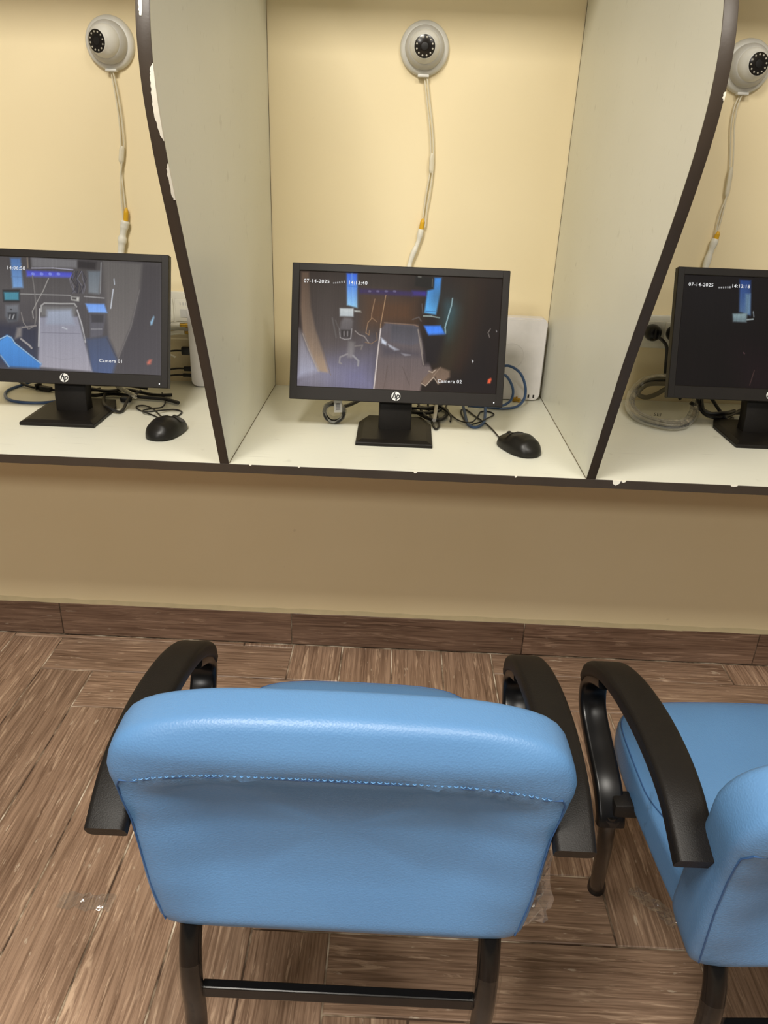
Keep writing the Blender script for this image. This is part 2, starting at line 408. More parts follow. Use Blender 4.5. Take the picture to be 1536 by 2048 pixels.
PROF = [(0.553, 0.0), (0.610, 0.125), (0.665, 0.245), (0.720, 0.349), (0.770, 0.442), (0.800, 0.502), (0.818, 0.545), (0.829, 0.580), (0.834, 0.610), (0.835, 0.640),
        (0.831, 0.668), (0.820, 0.700), (0.800, 0.738), (0.770, 0.785), (0.730, 0.845), (0.695, 0.905), (0.675, 0.960), (0.670, 1.010)]
prof_s = [(p.y, p.z) for p in spline([(0, -d, z) for d, z in PROF], 4)]
def partition(x, label, chips):
    t = thing('booth_partition', label, 'partition', (x, 0, DZ+0.0005), 0, 'booth partitions')
    b = MB(); inner = [(y+0.0016, z) for y, z in prof_s]
    b.prism([(-0.0005, 0.0)]+inner+[(-0.0005, prof_s[-1][1])], 'x', -TH/2, TH/2); b.build('panel', M['panel'], t)
    e = MB(); n = len(prof_s); vs = []; fs = []
    for i, (y, z) in enumerate(prof_s):
        for (dx, dy) in ((-TH/2-0.0003, 0.0022), (-TH/2-0.0003, 0.0003), (-TH/2+0.0006, 0.0), (TH/2-0.0006, 0.0), (TH/2+0.0003, 0.0003), (TH/2+0.0003, 0.0022)):
            vs.append((dx, y+dy, z))
    for i in range(n-1):
        for q in range(6): fs.append((i*6+q, i*6+(q+1) % 6, (i+1)*6+(q+1) % 6, (i+1)*6+q))
    e.add(vs, fs); e.build('edge_band', M['edge'], t, 30)
    def yat(z):
        for (ya, za), (yb, zb) in zip(prof_s[:-1], prof_s[1:]):
            if za <= z <= zb: return ya+(yb-ya)*(z-za)/(zb-za)
    for sd in (-1, 1):    # grime in the joints with the desk and the wall
        j_ = MB(); j_.box(min(sd*(TH/2-0.0002), sd*(TH/2+0.0007)), max(sd*(TH/2-0.0002), sd*(TH/2+0.0007)), -DD+0.004, -0.002, 0.0, 0.0011); j_.build('joint_line', M['grime'], t)
        j_ = MB(); j_.box(min(sd*(TH/2-0.0002), sd*(TH/2+0.0008)), max(sd*(TH/2-0.0002), sd*(TH/2+0.0008)), -0.0016, -0.0003, 0.001, 1.0); j_.build('joint_line', M['grime'], t)
    for pts in chips:      # bare board showing where the band has broken off: (z, left edge, right edge) stations
        c = MB(); st = spline([(l, r_, z) for z, l, r_ in pts], 5); n_ = len(st); vs = []; fs = []
        for p in st:
            y = yat(p.z)+0.0; p.x += random.uniform(-0.0007, 0.0007); vs += [(p.x, y-0.0009, p.z), (p.y, y-0.0009, p.z), (p.y, y+0.005, p.z), (p.x, y+0.005, p.z)]
        for i in range(n_-1):
            for q in range(4): fs.append((i*4+q, i*4+(q+1) % 4, (i+1)*4+(q+1) % 4, (i+1)*4+q))
        fs += [(0, 1, 2, 3), tuple((n_-1)*4+q for q in (3, 2, 1, 0))]
        c.add(vs, fs); c.build('chipped_patch', M['chip'], t)
    return t
h = TH/2
partition(-0.008, 'white booth partition with a chipped dark edge left of the middle monitor',
          [[(0.532, h-0.0002, h+0.0007), (0.540, h-0.003, h+0.0007), (0.552, h-0.005, h+0.0007), (0.568, h-0.0062, h+0.0007), (0.584, h-0.0055, h+0.0007), (0.600, h-0.0045, h+0.0007), (0.608, h-0.0035, h+0.0007), (0.614, h-0.0004, h+0.0007)],
           [(0.462, h-0.0015, h+0.0007), (0.470, h-0.003, h+0.0007), (0.486, h-0.0035, h+0.0007), (0.498, h-0.003, h+0.0007), (0.506, h-0.0002, h+0.0007)],
           [(0.662, -0.0025, -0.001), (0.668, -0.0042, -0.0002), (0.684, -0.004, -0.0004), (0.692, -0.0025, -0.001)]])
partition(0.668, 'white booth partition with an even dark edge right of the middle monitor',
          [[(0.598, h-0.0004, h+0.0007), (0.602, h-0.002, h+0.0007), (0.607, h-0.0003, h+0.0007)]])
b = MB(); b.rbox(-2.2, 2.7, -0.44, -0.0005, DZ+1.012, DZ+1.030, 0.001, 1)  # board added out of view to darken the upper wall
tag(b.build('added_shade_board', M['panel']), 'unseen white board added above the booths to shade the wall top', kind='structure')

# ================================================================== DOME CAMERAS
def dome(label, x, z, d):
    t = thing('dome_camera', label, 'camera', (x, 0, z), 0, 'dome cameras on the wall')
    Mw = Matrix.Rotation(R(90), 4, 'X')        # local z -> -y (out of the wall)
    b = MB(); b.lathe([(0.051, 0.0), (0.0515, 0.004), (0.0505, 0.010), (0.047, 0.015), (0.0415, 0.017)], 48, Mw); b.build('mounting_ring', M['camw'], t, 50)
    b = MB(); b.lathe([(0.041, 0.0165), (0.0405, 0.024), (0.038, 0.031), (0.034, 0.037), (0.031, 0.040)], 48, Mw); b.build('housing', M['camg'], t, 50)
    d = Vector(d).normalized(); q = Vector((0, 0, 1)).rotation_difference(d).to_matrix().to_4x4()
    ME = Matrix.Translation((0, -0.030, 0)) @ q
    prof = [(0.033*math.sin(R(a)), 0.033*math.cos(R(a))) for a in range(100, 43, -6)]
    prof += [(0.0222, 0.0262), (0.0215, 0.0268)]
    eye = MB(); eye.lathe(prof, 40, ME); eo = eye.build('eyeball', M['camw'], t, 60)
    b = MB(); b.lathe([(0.0212, 0.0255), (0.0212, 0.0272), (0.0205, 0.0276)], 40, ME); lw = b.build('lens_window', M['lens'], t, 30)
    b = MB(); b.lathe([(0.0075, 0.0277), (0.0072, 0.0284), (0.005, 0.0288)], 20, ME); b.build('lens', M['black'], lw, 30)
    for k in range(12):
        a = 2*math.pi*(k+0.5)/12
        b = MB(); b.lathe([(0.0019, 0.0), (0.0017, 0.0007), (0.0009, 0.001)], 8, ME @ Matrix.Translation((0.0166*math.cos(a), 0.0166*math.sin(a), 0.0276)))
        b.build('infrared_led', M['ledm'], lw, True)
    b = MB(); b.rbox(-0.012, 0.012, -0.019, -0.004, -0.0535, -0.048, 0.0015); b.build('cable_notch', M['camw'], t, True)
    return t
dome('white dome camera aimed to the left, above the left monitor', -0.3315, 1.490, (-0.42, -1, -0.10))
dome('white dome camera facing straight out, above the middle monitor', 0.3315, 1.501, (-0.02, -1, -0.07))
dome('white dome camera aimed to the right, partly cut off by the right edge', 1.005, 1.490, (0.16, -1, 0.0))

W = dict(
    wire_l_a=[(-0.334, -0.008, 1.442), (-0.329, -0.008, 1.393), (-0.326, -0.008, 1.34), (-0.328, -0.008, 1.291), (-0.331, -0.008, 1.266), (-0.332, -0.008, 1.225), (-0.331, -0.010, 1.165)],
    wire_l_b=[(-0.331, -0.012, 1.442), (-0.324, -0.012, 1.393), (-0.321, -0.012, 1.34), (-0.323, -0.012, 1.291), (-0.331, -0.012, 1.256), (-0.339, -0.012, 1.214), (-0.340, -0.012, 1.138)],
    plug_l=[(-0.329, -0.012, 1.167), (-0.333, -0.012, 1.139)],
    tape_l=[(-0.334, -0.012, 1.139), (-0.341, -0.013, 1.115), (-0.347, -0.013, 1.09), (-0.352, -0.015, 1.06), (-0.356, -0.02, 1.0), (-0.35, -0.03, 0.93), (-0.30, -0.04, 0.87), (-0.23, -0.06, 0.84)],
    wire_c_a=[(0.335, -0.008, 1.451), (0.343, -0.008, 1.406), (0.353, -0.008, 1.349), (0.358, -0.008, 1.3), (0.358, -0.008, 1.265), (0.352, -0.008, 1.218), (0.35, -0.008, 1.197), (0.347, -0.010, 1.167)],
    wire_c_b=[(0.338, -0.012, 1.45), (0.346, -0.012, 1.406), (0.356, -0.012, 1.349), (0.361, -0.012, 1.3), (0.361, -0.012, 1.265), (0.357, -0.012, 1.218), (0.353, -0.012, 1.192), (0.351, -0.012, 1.15)],
    plug_c=[(0.347, -0.012, 1.169), (0.344, -0.012, 1.146)],
    tape_c=[(0.344, -0.012, 1.146), (0.338, -0.012, 1.117), (0.327, -0.012, 1.089), (0.32, -0.014, 1.061), (0.312, -0.02, 1.0), (0.32, -0.03, 0.93), (0.36, -0.045, 0.87), (0.45, -0.07, 0.82)],
    wire_r_a=[(1.003, -0.008, 1.437), (0.997, -0.008, 1.414), (0.998, -0.008, 1.38), (1.005, -0.008, 1.342), (1.014, -0.008, 1.293), (1.019, -0.008, 1.242), (1.018, -0.008, 1.2), (1.014, -0.010, 1.160)],
    wire_r_b=[(1.004, -0.012, 1.437), (0.999, -0.012, 1.413), (1.001, -0.012, 1.38), (1.008, -0.012, 1.342), (1.016, -0.012, 1.293), (1.015, -0.012, 1.24), (1.009, -0.012, 1.206), (1.008, -0.012, 1.150)],
    plug_r=[(1.014, -0.012, 1.166), (1.012, -0.012, 1.149)],
    tape_r=[(1.011, -0.012, 1.150), (1.006, -0.013, 1.126), (1.001, -0.014, 1.093), (0.997, -0.02, 1.03), (1.0, -0.03, 0.95), (1.03, -0.05, 0.87)],
)
def cam_cable(s, label, sleeve_i):
    t = thing('camera_cable', label, 'cable', W['wire_'+s+'_a'][0], 0, 'camera cables on the wall')
    o0 = Vector(W['wire_'+s+'_a'][0]); L = lambda pts: [Vector(p)-o0 for p in pts]
    for q in 'ab':
        b = MB(); b.tube([p+Vector((-0.0012 if q == 'a' else 0.0012, 0, 0)) for p in spline(L(W['wire_%s_%s' % (s, q)]), 6)], 0.0016, 6); b.build('wire', M['wire'], t, True)
    a = L(W['wire_'+s+'_a']); c = L(W['wire_'+s+'_b']); p = (a[sleeve_i]+c[sleeve_i])/2; p2 = (a[sleeve_i+1]+c[sleeve_i+1])/2
    path = [p+(p2-p)*k for k in (-0.10, 0.05, 0.2, 0.8, 0.95, 1.05)]
    b = MB(); b.sweep(path, [(0.0066*math.cos(2*math.pi*i/10), 0.0050*math.sin(2*math.pi*i/10)) for i in range(10)], None, True, [(0.55, 0.7), (0.9, 0.95), (1, 1), (1, 1), (0.9, 0.95), (0.5, 0.6)])
    b.build('splitter_sleeve', M['wire'], t, True)
    p, p2 = L(W['plug_'+s])
    b = MB(); b.tube([p, p+(p2-p)*0.35, p+(p2-p)*0.36, p2], 0.0054, 10)
    n = 10
    for i in range(n):   # taper towards the wire
        b.v[i] = tuple(p+(Vector(b.v[i])-p)*0.45)
    b.build('yellow_plug', M['yellow'], t, True)
    b = MB(); tp = spline(L(W['tape_'+s]), 8); sc = []
    for i in range(len(tp)):
        if i < 26: k = 1.25+0.18*math.sin(i*0.55)+random.uniform(-0.10, 0.10)
        else: k = 0.55
        if i < 26: k *= {'l': 1.55, 'c': 1.05, 'r': 1.3}[s]
        sc.append((k, k))
    b.sweep(tp, [(0.0045*math.cos(2*math.pi*i/9), 0.0045*math.sin(2*math.pi*i/9)) for i in range(9)], None, True, sc)
    b.build('taped_joint', M['tape'], t, True)
cam_cable('l', 'thin white cable with yellow plug hanging from the left dome camera', 3)
cam_cable('c', 'thin white cable with yellow plug hanging from the middle dome camera', 3)
cam_cable('r', 'thin white cable with yellow plug hanging from the right dome camera', 4)

# ================================================================== SCREEN PICTURES
PW, PH = 400, 225
def homography(src, dst):
    A = []; B = []
    for (x, y), (u, v) in zip(src, dst):
        A.append([x, y, 1, 0, 0, 0, -u*x, -u*y]); B.append(u)
        A.append([0, 0, 0, x, y, 1, -v*x, -v*y]); B.append(v)
    hh = np.linalg.solve(np.array(A, float), np.array(B, float))
    return np.append(hh, 1).reshape(3, 3)
class Paint:
    def __init__(s, bg, corners, off, sc):
        gx, gy = np.meshgrid(np.arange(PW+1), np.arange(PH+1)); s.gx = gx.astype(float); s.gy = gy.astype(float)
        s.img = np.zeros((PH+1, PW+1, 3)); s.img[:] = bg
        s.H = homography(corners, [(0, 0), (PW, 0), (PW, PH), (0, PH)]); s.off = off; s.sc = sc
    def tr(s, p):
        q = s.H @ np.array([s.off[0]+p[0]/s.sc, s.off[1]+p[1]/s.sc, 1.0]); return q[:2]/q[2]
    def blend(s, mask, col): s.img = s.img*(1-mask[..., None])+np.asarray(col, float)*mask[..., None]
    def poly(s, pts, col, col2=None, soft=1.2, a=1.0):
        """col at the top fading to col2 at the bottom of the polygon; soft edge in pixels"""
        P = np.array([s.tr(p) for p in pts]); inside = np.zeros(s.gx.shape, bool); dist = np.full(s.gx.shape, 1e9)
        n = len(P)
        for i in range(n):
            x1, y1 = P[i]; x2, y2 = P[(i+1) % n]
            if y1 != y2:
                c = ((y1 > s.gy) != (y2 > s.gy)) & (s.gx < (x2-x1)*(s.gy-y1)/(y2-y1)+x1); inside ^= c
            dx, dy = x2-x1, y2-y1; L = dx*dx+dy*dy+1e-9
            t = np.clip(((s.gx-x1)*dx+(s.gy-y1)*dy)/L, 0, 1)
            dist = np.minimum(dist, np.hypot(s.gx-x1-t*dx, s.gy-y1-t*dy))
        sd = np.where(inside, dist, -dist); m = np.clip(sd/soft+0.5, 0, 1)*a
        if col2 is None: s.blend(m, col)
        else:
            y0, y1 = P[:, 1].min(), P[:, 1].max(); k = np.clip((s.gy-y0)/(y1-y0+1e-9), 0, 1)[..., None]
            s.blend(m, np.asarray(col, float)*(1-k)+np.asarray(col2, float)*k)
    def line(s, pts, wd, col, a=1.0):
        P = [s.tr(p) for p in pts]; wd = wd*PW/400/s.sc
        for (x1, y1), (x2, y2) in zip(P[:-1], P[1:]):
            dx, dy = x2-x1, y2-y1; L = dx*dx+dy*dy+1e-9
            t = np.clip(((s.gx-x1)*dx+(s.gy-y1)*dy)/L, 0, 1); d = np.hypot(s.gx-x1-t*dx, s.gy-y1-t*dy)
            s.blend(np.clip(wd/2-d+0.6, 0, 1)*a, col)
    def noise(s, amp, seed):
        r = np.random.RandomState(seed)
        a = r.normal(0, 1, s.gx.shape); k = r.normal(0, 1, (1, PW+1))
        s.img = np.clip(s.img*(1+amp*0.5*a[..., None]+amp*0.7*k[..., None]), 0, 255)

def paint_centre():
    p = Paint((36, 26, 22), [(600, 541), (1005, 557), (992, 788), (594, 771)], (580, 520), 6.4)
    P, L = p.poly, p.line
    P([(120, 140), (1500, 180), (1500, 700), (1150, 1000), (1100, 1700), (60, 1640)], (52, 42, 36), (92, 84, 88), 60)
    P([(80, 1100), (400, 1150), (900, 1150), (1110, 1100), (1070, 1660), (60, 1640)], (104, 96, 98), (160, 158, 180), 80)
    P([(560, 1330), (960, 1250), (1100, 1150), (1075, 1660), (700, 1660)], (92, 88, 108), (118, 116, 160), 90, 0.8)
    P([(145, 150), (240, 150), (265, 600), (330, 900), (420, 1180), (490, 1440), (360, 1420), (240, 1160), (160, 930), (135, 600)], (96, 74, 58), (165, 142, 120), 5)
    P([(110, 880), (165, 950), (240, 1160), (355, 1420), (100, 1500)], (120, 112, 112), (168, 168, 188), 12)
    L([(160, 940), (240, 1150), (360, 1420)], 9, (175, 160, 145), 0.7)
    L([(320, 890), (420, 1150), (520, 1470)], 7, (120, 100, 84), 0.7)
    P([(250, 300), (560, 320), (600, 1000), (420, 1100), (310, 850)], (62, 54, 50), (92, 82, 78), 60, 0.8)
    P([(722, 168), (858, 172), (862, 612), (728, 575)], (48, 98, 215), (150, 205, 240), 4)
    L([(790, 170), (795, 570)], 8, (120, 170, 230), .7); L([(730, 330), (860, 345)], 9, (60, 120, 200), .8)
    P([(820, 640), (900, 645), (915, 668), (825, 662)], (190, 195, 190), None, 3)
    P([(634, 614), (812, 618), (810, 724), (636, 718)], (196, 202, 202), (180, 188, 192), 3)
    P([(690, 730), (780, 740), (805, 780), (785, 1010), (650, 1005), (632, 900), (650, 790)], (108, 102, 102), (86, 80, 82), 6)
    P([(648, 890), (775, 895), (770, 990), (655, 985)], (52, 46, 46), None, 4)
    L([(632, 880), (640, 990), (700, 1015), (775, 1005), (790, 880)], 9, (165, 160, 158), .8)
    for x in (690, 735): L([(x, 915), (x, 970)], 16, (140, 134, 134), .8)
    P([(745, 1030), (830, 1050), (815, 1200), (800, 1250), (735, 1245), (730, 1180)], (112, 106, 104), (136, 130, 134), 6)
    L([(735, 1200), (640, 1240), (630, 1310), (655, 1325)], 20, (140, 134, 136)); L([(805, 1220), (875, 1290), (870, 1350)], 22, (150, 146, 150)); L([(830, 1100), (925, 1090), (910, 1140)], 18, (120, 112, 110))
    L([(540, 740), (590, 990)], 18, (96, 90, 88), .8); L([(580, 770), (640, 920)], 14, (92, 86, 84), .7)
    L([(832, 905), (880, 950), (950, 975), (1010, 1060)], 10, (150, 140, 135))
    P([(880, 360), (1560, 400), (1560, 465), (890, 430)], (44, 34, 92), (40, 32, 110), 6)
    P([(1560, 390), (1745, 400), (1745, 462), (1560, 462)], (50, 42, 150), None, 6)
    for x in (1018, 1122, 1230, 1338): L([(x-8, 398), (x+8, 400)], 24, (120, 120, 175), .8)
    P([(950, 440), (1640, 480), (1620, 840), (960, 830)], (82, 54, 34), (92, 60, 36), 40, 0.9)
    L([(1225, 450), (1160, 820), (1150, 960)], 8, (176, 140, 104)); L([(1085, 500), (1045, 680), (1040, 750), (995, 800), (970, 930), (1010, 960), (1015, 900)], 8, (150, 118, 90))
    L([(1110, 930), (1115, 1020), (1040, 1070), (960, 1050)], 7, (140, 110, 84)); L([(1050, 740), (1110, 790)], 6, (150, 118, 90))
    P([(1150, 900), (1220, 800), (1640, 830), (1660, 900), (1740, 1190), (1830, 1440), (1690, 1560), (1660, 1730), (1070, 1650), (1110, 1250)], (88, 82, 88), (122, 104, 98), 5)
    P([(1300, 830), (1630, 860), (1650, 1060), (1560, 1090), (1280, 1050)], (74, 72, 78), (94, 90, 98), 6)
    P([(1165, 990), (1235, 1050), (1230, 1090), (1170, 1060)], (205, 212, 226), None, 4)
    P([(1255, 1075), (1395, 1150), (1340, 1160), (1270, 1110)], (216, 220, 230), None, 4)
    P([(1425, 1192), (1545, 1215), (1470, 1222)], (222, 222, 228), None, 4)
    P([(1170, 1100), (1660, 1180), (1660, 1230), (1190, 1220)], (70, 66, 76), None, 14, .6)
    L([(1205, 800), (1600, 830), (1640, 850)], 12, (140, 112, 92), .8)
    L([(1160, 880), (1120, 1200), (1100, 1400), (1072, 1650)], 14, (208, 196, 190)); L([(1440, 1370), (1530, 1600)], 8, (92, 78, 74), .7); L([(1250, 1350), (1200, 1640)], 8, (100, 84, 78), .7)
    # right half (same crop units, shifted by 220 px * 6.4)
    o = 1408
    def q(l): return [(x+o, y) for x, y in l]
    P(q([(200, 200), (440, 225), (430, 370), (190, 330)]), (20, 18, 16), None, 4)
    P(q([(440, 225), (530, 225), (515, 420), (460, 700), (310, 675), (350, 390), (430, 370)]), (56, 132, 215), (92, 175, 235), 4)
    L(q([(330, 655), (450, 660)]), 8, (40, 80, 140), .8); L(q([(300, 715), (400, 718), (505, 738)]), 14, (150, 165, 160))
    L(q([(415, 240), (410, 340)]), 8, (120, 118, 105), .8); L(q([(230, 212), (270, 215)]), 8, (150, 150, 140), .8)
    L(q([(280, 560), (290, 680)]), 8, (120, 118, 128), .6)
    P(q([(540, 470), (760, 480), (720, 1000), (640, 1300), (560, 1180), (590, 900), (640, 640)]), (42, 52, 54), (46, 50, 34), 70)
    P(q([(640, 600), (700, 640), (690, 800), (620, 960), (585, 900)]), (62, 112, 128), (50, 86, 92), 45)
    L(q([(672, 490), (660, 580), (630, 680), (578, 860), (585, 940)]), 14, (150, 184, 192))
    P(q([(305, 838), (520, 838), (585, 955), (365, 968)]), (58, 126, 240), (72, 142, 250), 4)
    P(q([(345, 970), (585, 960), (520, 1200), (480, 1340), (310, 1330), (300, 1000)]), (30, 24, 26), (26, 20, 24), 12)
    P(q([(820, 240), (1100, 250), (1060, 560), (900, 1000), (720, 1380), (560, 1380), (700, 1050), (800, 700)]), (46, 32, 20), (58, 42, 26), 60)
    P(q([(1060, 260), (1130, 270), (1040, 700), (860, 1250), (780, 1400), (740, 1370), (900, 950), (1020, 560)]), (44, 26, 18), (62, 36, 22), 30)
    P(q([(1130, 260), (1290, 260), (1250, 1690), (650, 1680), (900, 1230)]), (30, 20, 16), (26, 20, 22), 60)
    L(q([(230, 890), (300, 1340)]), 10, (150, 138, 128)); L(q([(265, 1000), (290, 1200)]), 8, (140, 128, 118))
    L(q([(160, 760), (240, 730), (270, 780)]), 14, (100, 92, 90), .7)
    P(q([(270, 1580), (300, 1520), (380, 1440), (440, 1400), (520, 1370), (640, 1420), (640, 1500), (560, 1560), (490, 1590), (450, 1500), (330, 1610)]), (112, 92, 76), (132, 108, 92), 5)
    L(q([(275, 1580), (330, 1610), (430, 1500), (490, 1585)]), 8, (190, 170, 150)); L(q([(370, 1420), (415, 1440), (460, 1405)]), 10, (180, 160, 140))
    L(q([(430, 1480), (520, 1372)]), 6, (160, 138, 118), .7)
    P(q([(1130, 1530), (1165, 1510), (1178, 1525), (1160, 1580), (1120, 1580)]), (232, 96, 60), None, 3)
    P(q([(920, 1275), (945, 1295), (930, 1318)]), (225, 225, 225), None, 2); P(q([(1232, 895), (1245, 915), (1238, 922)]), (215, 215, 215), None, 2)
    L(q([(1160, 880), (1130, 930), (1150, 990)]), 8, (150, 140, 132), .8)
    for x, y in ((555, 284), (580, 284), (606, 283), (632, 280), (660, 276), (690, 276)): L([(x, y+8-(x-555)*0.12), (x+4, y+10)], 10, (205, 205, 205))
    p.noise(0.03, 3); return p
def paint_left():
    p = Paint((84, 80, 82), [(-67, 507), (324, 522), (321, 751), (-64, 735)], (0, 480), 4.518)
    P, L = p.poly, p.line
    P([(-400, 60), (1500, 160), (1450, 500), (950, 520), (-400, 500)], (72, 68, 68), (92, 88, 88), 40)
    P([(1280, 180), (1470, 190), (1450, 1240), (1050, 1220), (1080, 1040), (1240, 560)], (66, 62, 64), (84, 80, 84), 20)
    P([(930, 170), (1285, 200), (1260, 450), (1180, 770), (1060, 1070), (980, 880), (960, 600)], (96, 92, 90), (120, 114, 112), 8)
    P([(770, 890), (960, 870), (1050, 1080), (1000, 1240), (820, 1190)], (78, 86, 108), (84, 98, 134), 8)
    P([(-400, 700), (350, 780), (340, 1160), (-400, 1130)], (58, 58, 70), (66, 70, 88), 20)
    P([(98, 150), (190, 150), (210, 420), (116, 422)], (78, 112, 165), (120, 160, 210), 5)
    for y in (200, 260, 320): L([(105, y), (200, y+4)], 6, (90, 120, 165), .7)
    P([(285, 140), (702, 165), (700, 240), (290, 232)], (114, 112, 114), None, 6)
    P([(705, 172), (872, 185), (862, 255), (705, 240)], (48, 44, 46), None, 6)
    L([(250, 140), (255, 240)], 10, (130, 118, 105)); L([(272, 140), (275, 240)], 8, (60, 56, 56))
    P([(240, 262), (660, 280), (655, 328), (245, 318)], (72, 76, 186), (92, 98, 205), 5)
    L([(290, 242), (480, 240), (660, 256)], 9, (156, 154, 168))
    for x in (300, 378, 455, 530): L([(x-4, 294), (x+4, 296)], 24, (128, 140, 225), .9)
    P([(795, 268), (912, 268), (892, 478), (800, 466)], (104, 112, 120), (126, 132, 138), 6); L([(915, 190), (905, 470)], 8, (140, 140, 142))
    L([(180, 478), (350, 482), (640, 490)], 8, (146, 144, 142)); L([(760, 500), (940, 516)], 9, (152, 150, 150))
    L([(295, 310), (312, 450), (322, 560), (325, 690), (310, 770), (260, 800)], 9, (120, 116, 114)); L([(440, 335), (390, 450), (340, 540), (290, 640), (300, 700)], 8, (150, 146, 142))
    rr = random.Random(4)
    for k in range(12):
        x = 690+rr.uniform(-40, 60); L([(x, 270), (x+rr.uniform(-50, 50), 340), (x+rr.uniform(-40, 40), 410), (x+rr.uniform(-20, 20), 470)], 5, (52, 50, 60) if k % 3 else (120, 118, 130), .8)
    P([(640, 500), (715, 508), (712, 546), (642, 535)], (188, 186, 180), None, 3); P([(650, 508), (690, 512), (688, 530), (652, 526)], (70, 66, 66), None, 3)
    P([(372, 585), (685, 590), (680, 680), (368, 680)], (116, 114, 114), None, 6); L([(370, 640), (372, 585), (400, 562), (540, 566), (670, 566), (690, 595)], 12, (160, 158, 156))
    P([(352, 690), (700, 685), (770, 960), (825, 1190), (335, 1150), (345, 960)], (142, 142, 156), (164, 160, 170), 5)
    P([(425, 628), (640, 620), (672, 762), (412, 758)], (158, 166, 184), (150, 156, 172), 8)
    L([(370, 832), (720, 842)], 6, (120, 118, 130), .7); L([(560, 785), (600, 800)], 10, (200, 205, 210), .7); L([(420, 1050), (560, 1080), (700, 1060)], 6, (150, 148, 158), .7)
    L([(358, 615), (350, 780), (344, 960)], 11, (196, 194, 194)); L([(695, 625), (735, 760), (766, 920)], 12, (176, 174, 176)); L([(715, 720), (760, 900)], 6, (110, 108, 112))
    P([(805, 650), (955, 650), (920, 860), (810, 880)], (92, 90, 96), (100, 98, 106), 5); P([(820, 665), (935, 668), (930, 740), (825, 740)], (70, 68, 72), None, 4); L([(820, 800), (915, 800)], 8, (140, 138, 142))
    P([(770, 566), (940, 570), (966, 650), (798, 646)], (116, 160, 236), (130, 172, 240), 4)
    L([(1030, 340), (1035, 390)], 8, (176, 182, 190)); L([(1022, 435), (998, 608)], 10, (190, 194, 202))
    L([(960, 880), (1050, 1070)], 5, (70, 72, 88)); L([(1260, 440), (1180, 780), (1060, 1070)], 5, (132, 126, 124), .6)
    P([(25, 440), (180, 440), (178, 552), (30, 552)], (46, 46, 48), None, 4); P([(36, 462), (170, 462), (170, 535), (42, 535)], (76, 138, 158), None, 4)
    P([(50, 582), (165, 575), (172, 640), (160, 725), (72, 740), (45, 680)], (118, 120, 126), (92, 94, 100), 6); P([(70, 650), (150, 650), (145, 715), (78, 715)], (58, 58, 62), None, 5)
    L([(90, 670), (85, 705)], 12, (150, 150, 152)); L([(125, 670), (110, 705)], 12, (150, 150, 152)); L([(95, 620), (105, 622)], 10, (60, 60, 62))
    P([(150, 790), (195, 780), (190, 870), (130, 890)], (130, 124, 122), None, 6); L([(185, 890), (260, 950), (280, 975)], 16, (160, 154, 152)); L([(200, 785), (320, 770)], 14, (136, 130, 128)); L([(190, 650), (210, 740), (250, 800)], 6, (140, 134, 130))
    P([(-60, 940), (0, 895), (60, 855), (100, 875), (125, 925), (365, 1120), (345, 1160), (70, 1145), (0, 1050)], (84, 150, 222), (72, 128, 196), 6)
    L([(-40, 910), (60, 860), (100, 880), (130, 930), (360, 1115)], 8, (160, 190, 215)); L([(0, 1040), (75, 1145)], 8, (140, 165, 190))
    P([(1355, 735), (1385, 680), (1390, 690), (1372, 755), (1358, 762)], (150, 195, 225), None, 4); P([(1320, 1105), (1345, 1078), (1365, 1080), (1355, 1120), (1325, 1125)], (200, 112, 96), None, 5)
    p.noise(0.025, 5); return p
def paint_right():
    p = Paint((17, 12, 12), [(1367, 546), (1756, 562), (1730, 784), (1348, 768)], (1180, 440), 3.657)
    P, L = p.poly, p.line
    P([(700, 400), (1200, 420), (1200, 900), (650, 900)], (20, 17, 20), (16, 12, 12), 80)
    P([(1085, 425), (1168, 430), (1165, 690), (1083, 662)], (36, 62, 120), (78, 104, 140), 5); P([(1130, 530), (1165, 530), (1163, 680), (1128, 670)], (96, 124, 150), None, 5)
    P([(1035, 675), (1142, 672), (1136, 740), (1038, 735)], (126, 146, 150), (116, 136, 142), 4); L([(1140, 720), (1185, 716)], 10, (150, 160, 160)); L([(1185, 660), (1190, 700)], 7, (110, 116, 120))
    P([(1000, 800), (1900, 850), (1900, 1250), (1150, 1240)], (16, 10, 12), (30, 16, 20), 60); L([(1195, 1090), (1160, 1200)], 6, (90, 66, 60), .6); L([(1115, 960), (1122, 970)], 8, (70, 50, 52))
    P([(1500, 500), (1800, 520), (1780, 760), (1480, 740)], (26, 22, 26), None, 60)
    for k in range(6): L([(935+k*16, 482-k), (936+k*16, 486)], 7, (190, 190, 190))
    p.noise(0.06, 9); return p
def srgb_to_lin(a):
    a = a/255.0; return np.where(a <= 0.04045, a/12.92, ((a+0.055)/1.055)**2.4)
